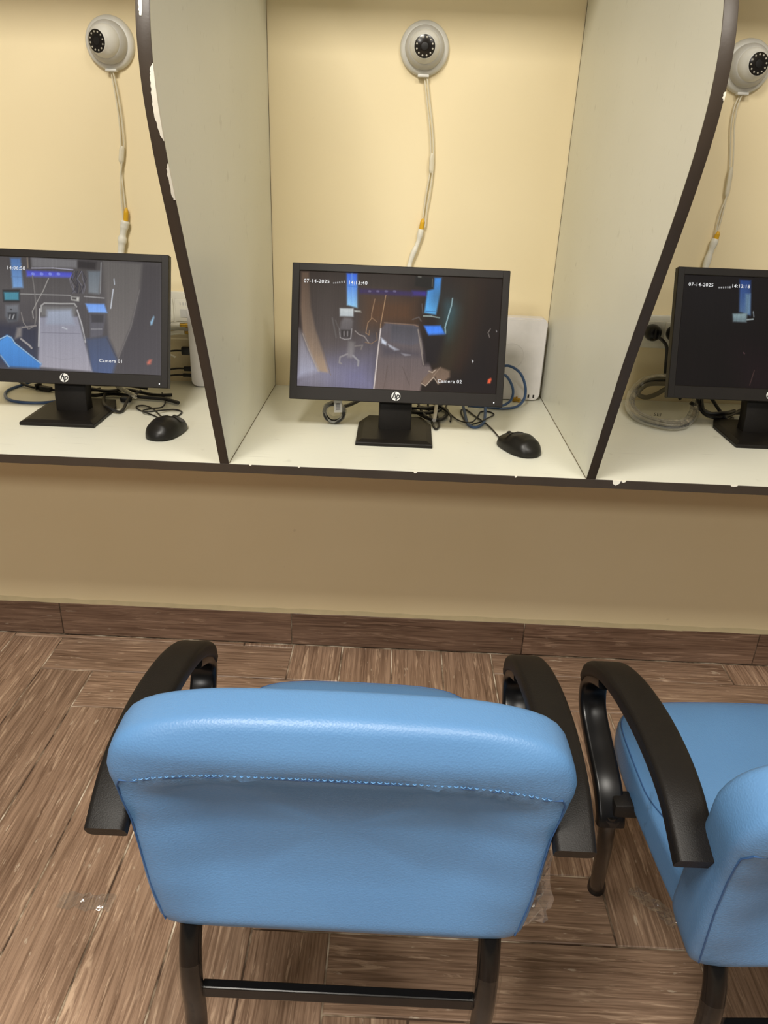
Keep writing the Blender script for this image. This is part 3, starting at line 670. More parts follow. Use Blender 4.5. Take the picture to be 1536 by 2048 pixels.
def screen_mesh(p, sw, sh):
    nx, ny = PW+1, PH+1
    xs = np.linspace(-sw/2, sw/2, nx); zs = np.linspace(sh, 0, ny)
    co = np.zeros((ny, nx, 3)); co[..., 0] = xs[None, :]; co[..., 2] = zs[:, None]
    me = bpy.data.meshes.new('screen'); idx = np.arange(nx*ny).reshape(ny, nx)
    f = np.stack([idx[1:, :-1], idx[1:, 1:], idx[:-1, 1:], idx[:-1, :-1]], -1).reshape(-1, 4)
    me.vertices.add(nx*ny); me.vertices.foreach_set('co', co.ravel())
    me.loops.add(f.size); me.loops.foreach_set('vertex_index', f.ravel().astype(np.int32))
    me.polygons.add(len(f)); me.polygons.foreach_set('loop_start', np.arange(0, f.size, 4, dtype=np.int32)); me.polygons.foreach_set('loop_total', np.full(len(f), 4, dtype=np.int32))
    me.update(calc_edges=True)
    at = me.color_attributes.new('picture', 'FLOAT_COLOR', 'POINT')
    c = np.ones((ny, nx, 4)); c[..., :3] = srgb_to_lin(p.img); at.data.foreach_set('color', c.ravel().astype(np.float32))
    me.materials.append(M['screen']); return me

# ================================================================== MONITORS
PWD, PHT, SW, SH, SB = 0.434, 0.269, 0.404, 0.2273, 0.0265
TILT = math.atan(0.08/0.257)
def monitor(label, x, y, paint, texts, rz=0.0, lift=0.0):
    t = thing('monitor', label, 'monitor', (x, y, DZ), rz, 'desktop monitors')
    MP = Matrix.Translation((0, -0.03, 0.073+lift)) @ Matrix.Rotation(-TILT, 4, 'X')      # panel frame: x across, z up the panel, -y out of the screen
    # bezel: a ring with a recessed inner lip
    b = MB(); D = 0.018
    outer = rrect(PWD/2, PHT/2, 0.005, 3); hi = [(a, c+PHT/2) for a, c in outer]; n = len(hi)
    def inr(m): return [(-SW/2-m, SB-m), (SW/2+m, SB-m), (SW/2+m, SB+SH+m), (-SW/2-m, SB+SH+m)]
    def frm(x0, x1, z0, z1): b.rbox(x0, x1, 0.0, D, z0, z1, 0.0012, 1)
    frm(-PWD/2, -SW/2, 0.0, PHT); frm(SW/2, PWD/2, 0.0, PHT)
    b.rbox(-SW/2-0.002, SW/2+0.002, 0.0003, D, 0.0, SB, 0.0012, 1); b.rbox(-SW/2-0.002, SW/2+0.002, 0.0003, D, SB+SH, PHT, 0.0012, 1)
    b.xf(MP).build('bezel', M['bezel'], t, 30)
    b = MB(); b.rbox(-PWD/2+0.002, PWD/2-0.002, D-0.004, 0.03, 0.002, PHT-0.002, 0.006)
    b.rbox(-0.14, 0.14, 0.026, 0.05, 0.03, 0.21, 0.012); b.xf(MP).build('back_housing', M['stand'], t, 30)
    so = link('screen', screen_mesh(paint, SW, SH), t); so.matrix_local = MP @ Matrix.Translation((0, 0.0035, SB))
    so['label'] = 'lit screen showing a live camera picture'
    for body, px, pz, size in texts:
        me = text_mesh('screen_text', body, size, M['glow'], 0.0, 0.0, 1.14, 'LEFT', 0.00012)
        o = link('screen_text', me, so); o.matrix_local = Matrix.Translation((px, -0.0004, pz)) @ Matrix.Rotation(R(90), 4, 'X')
    # round logo
    ML = MP @ Matrix.Translation((0, 0.0, SB*0.5))
    b = MB(); b.lathe([(0.0092, -0.0002), (0.0092, 0.0005), (0.0088, 0.0008)], 32, ML @ Matrix.Rotation(R(90), 4, 'X')); lo = b.build('logo_badge', M['logo'], t, 30)
    lo['label'] = 'round white logo with slanted letters hp'
    me = text_mesh('logo_letters', 'hp', 0.0165, M['ink'], 0.0001, 0.28, 0.92, 'CENTER', 0.00035)
    o = link('logo_letters', me, lo); o.matrix_local = ML @ Matrix.Translation((-0.0003, -0.0011, -0.0042)) @ Matrix.Rotation(R(90), 4, 'X')
    b = MB(); b.prism([(-0.0036+0.0006, 0.0045), (-0.0026+0.0006, 0.0045), (-0.0006, 0.0092), (-0.0016, 0.0092)], 'y', -0.0012, -0.0008)
    b.prism([(0.0006, -0.0092), (0.0016, -0.0092), (0.0034, -0.0045), (0.0024, -0.0045)], 'y', -0.0012, -0.0008); b.xf(ML).build('logo_strokes', M['ink'], lo)
    b = MB(); b.lathe([(0.0013, 0), (0.0011, 0.0004)], 10, MP @ Matrix.Translation((PWD/2-0.018, -0.0001, 0.0085)) @ Matrix.Rotation(R(90), 4, 'X')); b.build('power_light', M['power'], t)
    # stand
    b = MB()
    b.sweep([(0, 0.005, 0.008), (0, 0.006, 0.04), (0, 0.020, 0.09), (0, 0.040, 0.15)], rrect(0.034, 0.017, 0.004, 2), (0, -1, 0), True)
    b.build('stand_neck', M['stand'], t, 30)
    b = MB()
    foot = [(-0.077, -0.092), (0.077, -0.092), (0.0775, 0.04), (0.058, 0.092), (-0.058, 0.092), (-0.0775, 0.04)]
    def sc(k, dz): return [(px*k, py*k*1.0, dz) for px, py in foot]
    rings = [sc(0.99, 0.0), sc(1.0, 0.0012), sc(1.0, 0.006), sc(0.985, 0.0075), sc(0.86, 0.0105), sc(0.84, 0.0108)]
    vs = [p for r in rings for p in r]; fs = [tuple(range(6))[::-1], tuple(30+i for i in range(6))]
    for i in range(5):
        for q in range(6): fs.append((i*6+q, i*6+(q+1) % 6, (i+1)*6+(q+1) % 6, (i+1)*6+q))
    b.add(vs, fs); b.build('stand_base', M['stand'], t)
    return t
T1 = 0.0098
monitor('black monitor showing a grey bed, blue cabinet top and the text Camera 01', -0.389, -0.294, paint_left(),
        [('14:06:58', -0.118, 0.202, T1), ('Camera 01', 0.072, 0.022, T1)])
monitor('black monitor showing a dark room, two blue windows and the text Camera 02', 0.303, -0.330, paint_centre(),
        [('07-14-2025', -0.194, 0.205, T1), ('14:13:40', -0.105, 0.205, T1), ('Camera 02', 0.083, 0.018, T1)])
monitor('black monitor with a nearly black picture, cut off by the right edge', 1.094, -0.246, paint_right(),
        [('07-14-2025', -0.192, 0.205, T1), ('14:13:18', -0.103, 0.205, T1)], 0, 0.012)

# ================================================================== MICE
def mouse(label, x, y, rz, cable):
    t = thing('computer_mouse', label, 'mouse', (x, y, DZ), rz, 'computer mice')
    L_, N, K = 0.108, 22, 18
    def half(tt):   # tt 0 tail .. 1 nose
        wd = 0.0315*(1-abs(2*tt-1)**3.2)**(1/2.3)*(0.93 if tt > 0.75 else 1.0-0.07*max(0.0, (tt-0.45)/0.30))
        hh = interp([(0, 0.008), (0.05, 0.020), (0.18, 0.033), (0.40, 0.038), (0.60, 0.034), (0.80, 0.026), (0.95, 0.018), (1.0, 0.012)], tt)
        return max(wd, 0.006), max(hh, 0.008)
    def pt(tt, a, off=0.0):
        wd, hh = half(tt); c, s_ = math.cos(a), math.sin(a)
        return ((wd+off)*math.copysign(abs(c)**0.85, c), (tt-0.5)*L_, 0.003+(hh-0.003+off)*abs(s_)**0.8)
    b = MB(); vs = []; fs = []
    for i in range(N+1):
        for k in range(K+1): vs.append(pt(i/N, math.pi*k/K))
    for i in range(N):
        for k in range(K): fs.append((i*(K+1)+k, i*(K+1)+k+1, (i+1)*(K+1)+k+1, (i+1)*(K+1)+k))
    fs += [tuple(range(K+1))[::-1], tuple(N*(K+1)+k for k in range(K+1))]
    b.add(vs, fs); b.build('body', M['mouse'], t, 55)
    b = MB(); b.rbox(-0.018, 0.018, -0.040, 0.040, 0.0, 0.004, 0.0015); b.build('sole', M['black'], t)
    for sd in (0, 1):
        b = MB(); vs = []; fs = []; n1, n2 = 8, 6
        for i in range(n1+1):
            for k in range(n2+1):
                a = math.pi*(0.20+0.255*k/n2) if sd == 0 else math.pi*(0.545+0.255*k/n2)
                vs.append(pt(0.60+0.38*i/n1, a, 0.0009))
        for i in range(n1):
            for k in range(n2): fs.append((i*(n2+1)+k, i*(n2+1)+k+1, (i+1)*(n2+1)+k+1, (i+1)*(n2+1)+k))
        b.add(vs, fs); b.build('button', M['mouse'], t, True)
    p = Vector(pt(0.80, math.pi/2))
    b = MB(); b.lathe([(0.0065, -0.0028), (0.0072, -0.001), (0.0072, 0.001), (0.0065, 0.0028)], 18, Matrix.Translation(p-Vector((0, 0, 0.003))) @ Matrix.Rotation(R(90), 4, 'Y')); b.build('scroll_wheel', M['black'], t, 30)
    Mi = (Matrix.Translation((x, y, DZ)) @ Matrix.Rotation(rz, 4, 'Z')).inverted()
    b = MB(); b.tube([Mi @ p for p in spline(cable, 8)], 0.0017, 7); b.build('cable', M['black'], t, True)
mouse('black computer mouse with a loose cable, right of the middle monitor', 0.553, -0.408, R(30),
      [(0.527, -0.362, 0.775), (0.522, -0.345, 0.769), (0.515, -0.300, 0.7675), (0.503, -0.251, 0.7675), (0.483, -0.199, 0.7675), (0.464, -0.150, 0.7675), (0.453, -0.173, 0.7675), (0.462, -0.257, 0.7675), (0.484, -0.259, 0.771), (0.509, -0.225, 0.772), (0.527, -0.186, 0.769), (0.517, -0.160, 0.7675), (0.499, -0.166, 0.7675), (0.487, -0.217, 0.7715), (0.468, -0.262, 0.772), (0.440, -0.230, 0.768), (0.42, -0.15, 0.768), (0.43, -0.09, 0.768)])
mouse('black computer mouse with its cable bunched up, right of the left monitor', -0.158, -0.398, R(-14),
      [(-0.146, -0.348, 0.775), (-0.150, -0.335, 0.770), (-0.186, -0.318, 0.7675), (-0.228, -0.284, 0.7675), (-0.262, -0.256, 0.7675), (-0.274, -0.232, 0.7675), (-0.258, -0.226, 0.768), (-0.227, -0.262, 0.772), (-0.190, -0.318, 0.7725), (-0.172, -0.305, 0.7675), (-0.165, -0.262, 0.7675), (-0.185, -0.245, 0.7675), (-0.206, -0.266, 0.7715), (-0.226, -0.294, 0.776), (-0.247, -0.278, 0.7715), (-0.240, -0.245, 0.7675), (-0.214, -0.243, 0.7715), (-0.224, -0.184, 0.7675), (-0.25, -0.12, 0.7675)])

# ================================================================== RECORDER BOXES, SOCKETS
def recorder(label, x0, x1, lean, ports):
    t = thing('video_recorder', label, 'recorder box', ((x0+x1)/2, -0.030, DZ), 0, 'white recorder boxes')
    w2 = (x1-x0)/2; H = 0.197
    t.rotation_euler = (R(lean), 0, 0)
    b = MB(); o_ = [(a, c+H/2) for a, c in rrect(w2, H/2, 0.016, 5)]; b.prism(o_, 'y', -0.012, 0.018); b.build('case', M['dvr'], t, 40)
    b = MB(); o_ = [(a, c+H/2) for a, c in rrect(w2-0.003, H/2-0.003, 0.014, 5)]
    b.prism(o_, 'y', -0.020, -0.0128); b.build('front_cover', M['dvr'], t, 40)
    ring = MB(); ring.tube([(w2*0.0+0.03*math.cos(2*math.pi*k/40), -0.0202, H*0.55+0.03*math.sin(2*math.pi*k/40)) for k in range(40)], 0.0006, 6, closed=True); ring.build('embossed_ring', M['dvr'], t, True)
    for k in range(2):
        b = MB(); b.rbox(w2-0.030+k*0.012, w2-0.026+k*0.012, -0.0206, -0.0195, 0.008, 0.016, 0.0004, 1); b.build('vent_slot', M['black'], t)
    if ports:
        for z, ln, r, m_, wd in ((0.145, 0.022, 0.0055, 'gold', 0), (0.128, 0.012, 0.0045, 'gold', 0), (0.084, 0.022, 0.009, 'black', 1), (0.040, 0.020, 0.0055, 'black', 1), (0.024, 0.024, 0.004, 'black', 1)):
            b = MB()
            if wd: b.rbox(-w2-ln, -w2+0.001, -r*0.8, r*0.8, z-r, z+r, 0.0015)
            else: b.lathe([(r, 0), (r, ln*0.4), (r*0.75, ln*0.42), (r*0.75, ln)], 14, Matrix.Translation((-w2+0.001, 0, z)) @ Matrix.Rotation(R(-90), 4, 'Y'))
            po = b.build('connector' if m_ == 'gold' else 'plug', M[m_], t, 30)
            b = MB(); b.tube(spline([(-w2-ln, 0, z), (-w2-ln-0.02, 0.0, z-0.001), (-w2-ln-0.055, 0.006, z-0.008), (-w2-ln-0.10, 0.004, z-0.012)], 5), 0.0022 if m_ == 'black' else 0.005, 7)
            b.build('lead', M['black' if m_ == 'black' else 'tape'], po, True)
    return t
recorder('white recorder box standing upright against the wall behind the middle monitor', 0.492, 0.652, 0, False)
recorder('white recorder box with plugs in its side, half hidden by the left partition', -0.199, -0.034, 0, True)

t = thing('wall_socket', 'white wall socket behind the left monitor beside the recorder box', 'socket', (-0.237, 0, 0.945), 0, 'wall sockets')
b = MB(); b.rbox(-0.045, 0.045, -0.010, -0.0005, -0.034, 0.040, 0.002); b.build('plate', M['socket'], t, 30)
for k in range(2):
    b = MB(); b.rbox(-0.042+k*0.044, -0.002+k*0.044, -0.013, -0.0095, -0.030, 0.024, 0.002); mo = b.build('socket_module', M['socket'], t, 30)
    for q in range(3):
        s_ = MB(); s_.rbox(-0.030+k*0.044+q*0.007, -0.0275+k*0.044+q*0.007, -0.0134, -0.0128, 0.009, 0.016, 0.0002, 1); s_.build('slot', M['camg'], mo)
    s_ = MB(); s_.rbox(-0.030+k*0.044, -0.014+k*0.044, -0.0140, -0.0128, -0.020, 0.000, 0.0005, 1); s_.build('port_flap', M['camg'], mo)
b = MB(); b.rbox(-0.05, 0.05, -0.024, -0.0005, -0.050, -0.036, 0.002); tag(b.build('trim_2', M['socket'], None, 30, (-0.237, 0, 0.945)), 'white cable duct under the left wall socket', kind='structure')

t = thing('wall_socket', 'white double wall socket with black plugs left of the right monitor', 'socket', (0.935, 0, 0.935), 0, 'wall sockets')
b = MB(); b.rbox(-0.062, 0.080, -0.010, -0.0005, -0.038, 0.040, 0.003); b.build('plate', M['socket'], t, 30)
for k in range(2):
    b = MB(); b.rbox(-0.052+k*0.052, -0.003+k*0.052, -0.014, -0.0095, -0.026, 0.026, 0.002); b.build('socket_module', M['socket'], t, 30)
for k, cx in enumerate((-0.030, 0.022)):
    p = thing('power_plug', ['round black power plug in the socket beside the right partition', 'black power plug half hidden behind the right monitor'][k], 'plug', (0.935+cx, -0.0145, 0.936), 0, 'black power plugs')
    b = MB(); b.lathe([(0.0190, 0.0), (0.0195, 0.006), (0.0185, 0.016), (0.014, 0.024), (0.009, 0.027)], 28, Matrix.Rotation(R(90), 4, 'X')); b.build('plug_body', M['armg'], p, 40)
    b = MB(); b.rbox(-0.0022, 0.0022, -0.030, -0.024, -0.011, 0.011, 0.0008, 1); b.build('grip', M['black'], p)
    if k == 0: pts = [(0.006, -0.020, -0.006), (0.018, -0.028, -0.012), (0.032, -0.030, -0.030), (0.040, -0.022, -0.075), (0.046, -0.020, -0.11), (0.06, -0.03, -0.14)]
    else: pts = [(0.004, -0.020, -0.008), (0.010, -0.028, -0.03), (0.012, -0.026, -0.08), (0.02, -0.02, -0.13), (0.04, -0.02, -0.155)]
    b = MB(); b.tube(spline(pts, 6), 0.0038, 8); b.build('cord', M['black'], p, True)

# ================================================================== LOOSE CABLES ON THE DESK
def cable(name, label, pts, r, m_, n=8, group='cables on the desk', cat='cable'):
    o0 = Vector(pts[0]); b = MB(); b.tube([p-o0 for p in spline(pts, n)], r, 8)
    o = b.build(name, M[m_], None, True); o.location = o0; tag(o, label, cat, group); return o
cable('ethernet_cable', 'blue network cable making the wide loop beside the middle recorder box',
      [(0.46, -0.075, 0.83), (0.542, -0.09, 0.856), (0.567, -0.10, 0.860), (0.592, -0.10, 0.843), (0.606, -0.10, 0.812), (0.605, -0.105, 0.785), (0.588, -0.12, 0.771), (0.558, -0.135, 0.769), (0.522, -0.13, 0.769), (0.47, -0.11, 0.769)], 0.0032, 'blue_cable')
cable('ethernet_cable', 'blue network cable making the small inner loop beside the middle monitor',
      [(0.48, -0.10, 0.85), (0.541, -0.118, 0.846), (0.559, -0.12, 0.839), (0.574, -0.12, 0.812), (0.572, -0.125, 0.788), (0.552, -0.135, 0.776), (0.520, -0.15, 0.776), (0.47, -0.15, 0.776)], 0.0030, 'blue_cable')
cable('ethernet_cable', 'blue network cable hanging in a short bend under the middle monitor',
      [(0.506, -0.13, 0.83), (0.507, -0.155, 0.80), (0.506, -0.19, 0.778), (0.501, -0.235, 0.7695), (0.490, -0.268, 0.7685), (0.474, -0.283, 0.7685), (0.462, -0.256, 0.7685), (0.460, -0.19, 0.772), (0.455, -0.13, 0.79)], 0.0032, 'blue_cable')
def bundle(label, loc, cables):
    t = thing('cable_bundle', label, 'cables', loc, 0, 'tangled black cable bundles'); o0 = Vector(loc)
    for pts, r in cables:
        b = MB(); b.tube([p-o0 for p in spline(pts, 7)], r, 8); b.build('cable', M['black'], t, True)
    return t
t = bundle('tangled black cables coiled behind the stand of the middle monitor', (0.38, -0.21, DZ), [
    ([(0.30, -0.15, 0.770), (0.34, -0.188, 0.774), (0.362, -0.225, 0.772), (0.388, -0.250, 0.771), (0.410, -0.235, 0.771), (0.421, -0.188, 0.771), (0.410, -0.160, 0.771), (0.384, -0.172, 0.772), (0.352, -0.165, 0.772)], 0.0042),
    ([(0.30, -0.20, 0.771), (0.345, -0.232, 0.780), (0.368, -0.236, 0.781), (0.389, -0.222, 0.780), (0.406, -0.193, 0.779), (0.400, -0.150, 0.776), (0.37, -0.12, 0.775)], 0.0038),
    ([(0.378, -0.120, 0.769), (0.382, -0.22, 0.7685), (0.386, -0.285, 0.7685), (0.392, -0.307, 0.7685), (0.399, -0.272, 0.7685), (0.396, -0.18, 0.7685), (0.40, -0.12, 0.7685)], 0.0024),
    ([(0.32, -0.21, 0.785), (0.35, -0.225, 0.788), (0.385, -0.205, 0.786), (0.43, -0.15, 0.785)], 0.0028),
    ([(0.345, -0.13, 0.81), (0.350, -0.17, 0.795), (0.360, -0.225, 0.784), (0.372, -0.255, 0.778)], 0.0028),
    ([(0.335, -0.14, 0.795), (0.40, -0.19, 0.786), (0.425, -0.22, 0.775), (0.425, -0.25, 0.7685)], 0.0022)])
b = MB(); b.tube([Vector(p)-Vector((0.38, -0.21, DZ)) for p in [(0.396, -0.18, 0.792), (0.394, -0.205, 0.787), (0.390, -0.255, 0.779), (0.388, -0.270, 0.776)]], 0.0042, 10); b.build('white_plug', M['white'], t, 40)
t = bundle('black cables and a white spiral lead behind the left monitor stand', (-0.30, -0.19, DZ), [
    ([(-0.43, -0.15, 0.772), (-0.393, -0.177, 0.772), (-0.352, -0.158, 0.772), (-0.303, -0.171, 0.772), (-0.262, -0.174, 0.771), (-0.225, -0.180, 0.771), (-0.188, -0.204, 0.771)], 0.0044),
    ([(-0.40, -0.16, 0.782), (-0.36, -0.170, 0.781), (-0.32, -0.150, 0.780), (-0.26, -0.15, 0.771), (-0.22, -0.14, 0.770)], 0.0040),
    ([(-0.378, -0.140, 0.770), (-0.340, -0.250, 0.7800), (-0.318, -0.283, 0.7790), (-0.293, -0.280, 0.7690), (-0.300, -0.202, 0.7765), (-0.290, -0.150, 0.779)], 0.0034),
    ([(-0.44, -0.13, 0.785), (-0.38, -0.15, 0.790), (-0.33, -0.14, 0.788), (-0.28, -0.13, 0.780)], 0.0036)])
b = MB(); p0, p1 = Vector((-0.345, -0.150, 0.789))-Vector((-0.30, -0.19, DZ)), Vector((-0.285, -0.200, 0.780))-Vector((-0.30, -0.19, DZ))
dv = (p1-p0); e1 = dv.orthogonal().normalized(); e2 = dv.normalized().cross(e1)
b.tube([p0+dv*(k/160)+(e1*math.cos(k*0.62)+e2*math.sin(k*0.62))*0.0042 for k in range(161)], 0.0012, 6); b.build('spiral_lead', M['tape'], t, True)
b = MB(); b.rbox(-0.012, 0.012, -0.008, 0.008, -0.006, 0.006, 0.003); o = b.build('adapter_plug', M['black'], t, True); o.location = (-0.01, -0.005, 0.007)
cable('ethernet_cable', 'blue network cable curving out left of the left monitor stand',
      [(-0.50, -0.06, 0.80), (-0.575, -0.09, 0.772), (-0.600, -0.148, 0.7685), (-0.586, -0.197, 0.7685), (-0.553, -0.232, 0.7685), (-0.509, -0.241, 0.7685), (-0.462, -0.226, 0.7685), (-0.42, -0.17, 0.7685)], 0.0032, 'blue_cable')
t = thing('video_lead', 'black lead with an inline plug behind the left monitor', 'cable', (-0.53, -0.13, DZ), 0, 'cables on the desk')
o0 = Vector((-0.53, -0.13, DZ))
b = MB(); b.tube([p-o0 for p in spline([(-0.62, -0.08, 0.80), (-0.600, -0.10, 0.778), (-0.567, -0.119, 0.770), (-0.535, -0.131, 0.770), (-0.50, -0.140, 0.770), (-0.44, -0.15, 0.769), (-0.40, -0.11, 0.769)], 7)], 0.0030, 8); b.build('lead', M['black'], t, True)
b = MB(); b.rbox(-0.018, 0.018, -0.006, 0.006, -0.0045, 0.006, 0.002); o = b.build('inline_plug', M['black'], t, True); o.location = (0.01, -0.007, 0.006); o.rotation_euler.z = R(-20)
b = MB(); b.rbox(-0.002, 0.002, -0.010, 0.010, -0.0045, 0.010, 0.001); o = b.build('tie', M['black'], t, True); o.location = (-0.008, -0.001, 0.007); o.rotation_euler.z = R(-20)

# coil of lead in clear film with a barcode tag
t = thing('coiled_lead', 'coiled black lead in clear film with a barcode tag, left of the middle stand', 'cable', (0.172, -0.285, DZ))
for k in range(5):
    b = MB(); rr_ = 0.020+0.0012*(k % 3)
    b.tube([(rr_*math.cos(2*math.pi*q/28), -0.004+(k-2)*0.0045+0.002*math.sin(q*0.7+k), 0.0255+rr_*math.sin(2*math.pi*q/28)) for q in range(28)], 0.0026, 7, closed=True); b.build('coil_turn', M['black'], t, True)
b = MB(); b.tube(spline([(0.012, 0.0, 0.036), (0.020, 0.018, 0.033), (0.035, 0.050, 0.030), (0.055, 0.080, 0.034), (0.09, 0.11, 0.05)], 6), 0.0042, 8); b.build('lead', M['black'], t, True)
b = MB(); vs = []; fs = []; n1, n2 = 24, 8
for i in range(n1):
    for k in range(n2+1):
        a = 2*math.pi*i/n1; r_ = (0.0255+random.uniform(-0.0016, 0.0016))*(math.sin(math.pi*(0.12+0.76*k/n2)))**0.5
        vs.append((r_*math.cos(a), -0.020+0.034*k/n2, 0.0268+r_*math.sin(a)))
for i in range(n1):
    for k in range(n2): fs.append((i*(n2+1)+k, i*(n2+1)+k+1, ((i+1) % n1)*(n2+1)+k+1, ((i+1) % n1)*(n2+1)+k))
b.add(vs, fs); b.build('film_bag', M['film'], t, 30)
tg = MB(); tg.rbox(-0.0085, 0.0085, -0.0004, 0.0004, -0.0125, 0.0125, 0.0003, 1); tgo = tg.build('barcode_tag', M['paper'], t); tgo.location = (0.010, -0.027, 0.046); tgo.rotation_euler = (R(-18), R(-4), 0)
zz_ = -0.007
for k, hgt in enumerate((0.0012, 0.0006, 0.0014, 0.0005, 0.0010, 0.0006, 0.0012, 0.0007)):
    s_ = MB(); s_.box(-0.0045, 0.0045, -0.0007, -0.0004, zz_, zz_+hgt); s_.build('bar', M['ink'], tgo); zz_ += hgt+0.0009

# loop of leads in film in the right booth
t = thing('coiled_lead', 'grey leads looped in printed clear film under the right monitor', 'cable', (0.90, -0.15, DZ)); o0 = Vector((0.90, -0.15, DZ))
main = spline([(0.985, -0.06, 0.842), (0.958, -0.06, 0.839), (0.911, -0.062, 0.834), (0.883, -0.068, 0.822), (0.862, -0.085, 0.800), (0.850, -0.125, 0.784), (0.852, -0.185, 0.780), (0.875, -0.228, 0.780), (0.908, -0.245, 0.780), (0.944, -0.227, 0.780), (0.985, -0.16, 0.782), (1.01, -0.10, 0.800)], 8)
for k, (dx, dz, r_) in enumerate(((0, 0, 0.0036), (0.004, -0.006, 0.0034), (0.006, 0.004, 0.003))):
    b = MB(); b.tube([p-o0+Vector((dx, dx*0.5, dz)) for p in main], r_, 8); b.build('lead', M['black'] if k == 1 else M['greylead'], t, True)
b = MB(); b.sweep([p-o0 for p in main], [(0.0115*math.cos(2*math.pi*q/9), 0.0115*math.sin(2*math.pi*q/9)) for q in range(9)], None, False, [(1+random.uniform(-0.12, 0.12), 1+random.uniform(-0.12, 0.12)) for p in main]); b.build('film_sleeve', M['film'], t, 30)
b = MB(); b.tube([Vector(p)-o0 for p in spline([(0.985, -0.07, 0.828), (0.951, -0.07, 0.827), (0.904, -0.072, 0.825), (0.883, -0.075, 0.812), (0.879, -0.078, 0.800), (0.898, -0.078, 0.794), (0.921, -0.075, 0.801), (0.946, -0.07, 0.815), (0.98, -0.07, 0.820)], 8)], 0.0055, 8); b.build('inner_lead', M['greylead'], t, True)
me = text_mesh('printed_letters', 'SEI', 0.014, M['ink'], 0.0, 0.2, 1.0); o = link('printed_letters', me, t)
o.matrix_local = Matrix.Translation((-0.028, -0.077, 0.0290)) @ Matrix.Rotation(R(-8), 4, 'Z') @ Matrix.Rotation(R(30), 4, 'X')
t = bundle('black cables bunched behind the stand of the right monitor', (1.04, -0.14, DZ), [
    ([(0.985, -0.13, 0.800), (1.015, -0.135, 0.785), (1.045, -0.150, 0.778), (1.09, -0.115, 0.775), (1.14, -0.10, 0.772)], 0.0045),
    ([(1.00, -0.12, 0.815), (1.01, -0.145, 0.785), (1.03, -0.165, 0.778), (1.07, -0.145, 0.776), (1.12, -0.10, 0.78)], 0.0042),
    ([(1.015, -0.10, 0.83), (1.012, -0.15, 0.788), (1.05, -0.16, 0.787), (1.09, -0.13, 0.785)], 0.0040),
    ([(1.03, -0.10, 0.82), (1.06, -0.16, 0.775), (1.085, -0.14, 0.77)], 0.0040)])
t = thing('coaxial_connector', 'small gold coaxial connector on the desk in front of the recorder box', 'connector', (0.594, -0.064, DZ))
b = MB(); b.lathe([(0.0052, -0.009), (0.0056, -0.003), (0.0042, -0.002), (0.0042, 0.003), (0.0052, 0.004), (0.0052, 0.009)], 12, Matrix.Translation((0, 0, 0.0058)) @ Matrix.Rotation(R(65), 4, 'Z') @ Matrix.Rotation(R(90), 4, 'X')); b.build('barrel', M['gold'], t, 30)
b = MB(); b.lathe([(0.0024, 0.0), (0.0024, 0.0040)], 8, Matrix.Translation((0, 0, 0.0095))); b.build('pin', M['gold'], t, 30)

# ================================================================== CHAIRS
class Pillow:
    def __init__(s, half, centre, fn, exp=4.0, nth=112, nph=44):
        """half: outline from one axis point to the other on the +x side; fn(x, v, depth) -> xyz"""
        pts = spline([(p[0], p[1], 0) for p in half], 8)
        full = [(p.x, p.y) for p in pts]+[(-p.x, p.y) for p in pts[::-1][1:-1]]
        s.c = centre; s.fn = fn; s.e = exp
        ang = []
        for p in full: ang.append((math.atan2(p[1]-centre[1], p[0]-centre[0]), math.hypot(p[0]-centre[0], p[1]-centre[1])))
        ang.sort(); s.a = np.array([ang[-1][0]-2*math.pi]+[a for a, r in ang]+[ang[0][0]+2*math.pi]); s.r = np.array([ang[-1][1]]+[r for a, r in ang]+[ang[0][1]])
        s.nth, s.nph = nth, nph
    def rad(s, a): return float(np.interp(a, s.a, s.r))
    def outline(s, a, k=1.0): r = s.rad(a)*k; return s.c[0]+r*math.cos(a), s.c[1]+r*math.sin(a)
    def depth(s, x, v):
        a = math.atan2(v-s.c[1], x-s.c[0]); rho = min(1.0, math.hypot(x-s.c[0], v-s.c[1])/s.rad(a)); return (1-rho**s.e)**(1/s.e)
    def surf(s, x, v, side=1, off=0.0):
        d = s.depth(x, v); return Vector(s.fn(x, v, side*d))
    def mesh(s):
        vs = []; fs = []
        for i in range(1, s.nph):
            ph = math.pi*i/s.nph; rho = math.sin(ph)**(2/s.e); c = math.cos(ph); d = math.copysign(abs(c)**(2/s.e), c)
            for q in range(s.nth):
                x, v = s.outline(-math.pi+2*math.pi*q/s.nth, rho); vs.append(s.fn(x, v, d))
        n = s.nth
        for i in range(s.nph-2):
            for q in range(n): fs.append((i*n+q, i*n+(q+1) % n, (i+1)*n+(q+1) % n, (i+1)*n+q))
        vs.append(s.fn(s.c[0], s.c[1], 1.0)); vs.append(s.fn(s.c[0], s.c[1], -1.0)); a, b_ = len(vs)-2, len(vs)-1
        for q in range(n):
            fs.append((a, (q+1) % n, q)); fs.append((b_, (s.nph-2)*n+q, (s.nph-2)*n+(q+1) % n))
        return vs, fs
ZS = lambda x: 0.706-0.026*min(1.0, abs(x)/0.232)**5
YR = [(0.41, -0.214), (0.45, -0.228), (0.52, -0.234), (0.60, -0.238), (0.66, -0.247), (0.705, -0.258), (0.735, -0.263), (0.765, -0.260), (0.80, -0.250)]
XS = [(0.41, 0.205), (0.44, 0.211), (0.49, 0.219), (0.555, 0.226), (0.618, 0.231), (0.655, 0.2355), (0.674, 0.2365), (0.69, 0.231), (0.72, 0.20)]
YF = [(0.43, -0.120), (0.50, -0.130), (0.60, -0.148), (0.70, -0.168), (0.80, -0.185)]
YM = [(0.41, -0.182), (0.55, -0.192), (0.68, -0.206), (0.80, -0.222)]
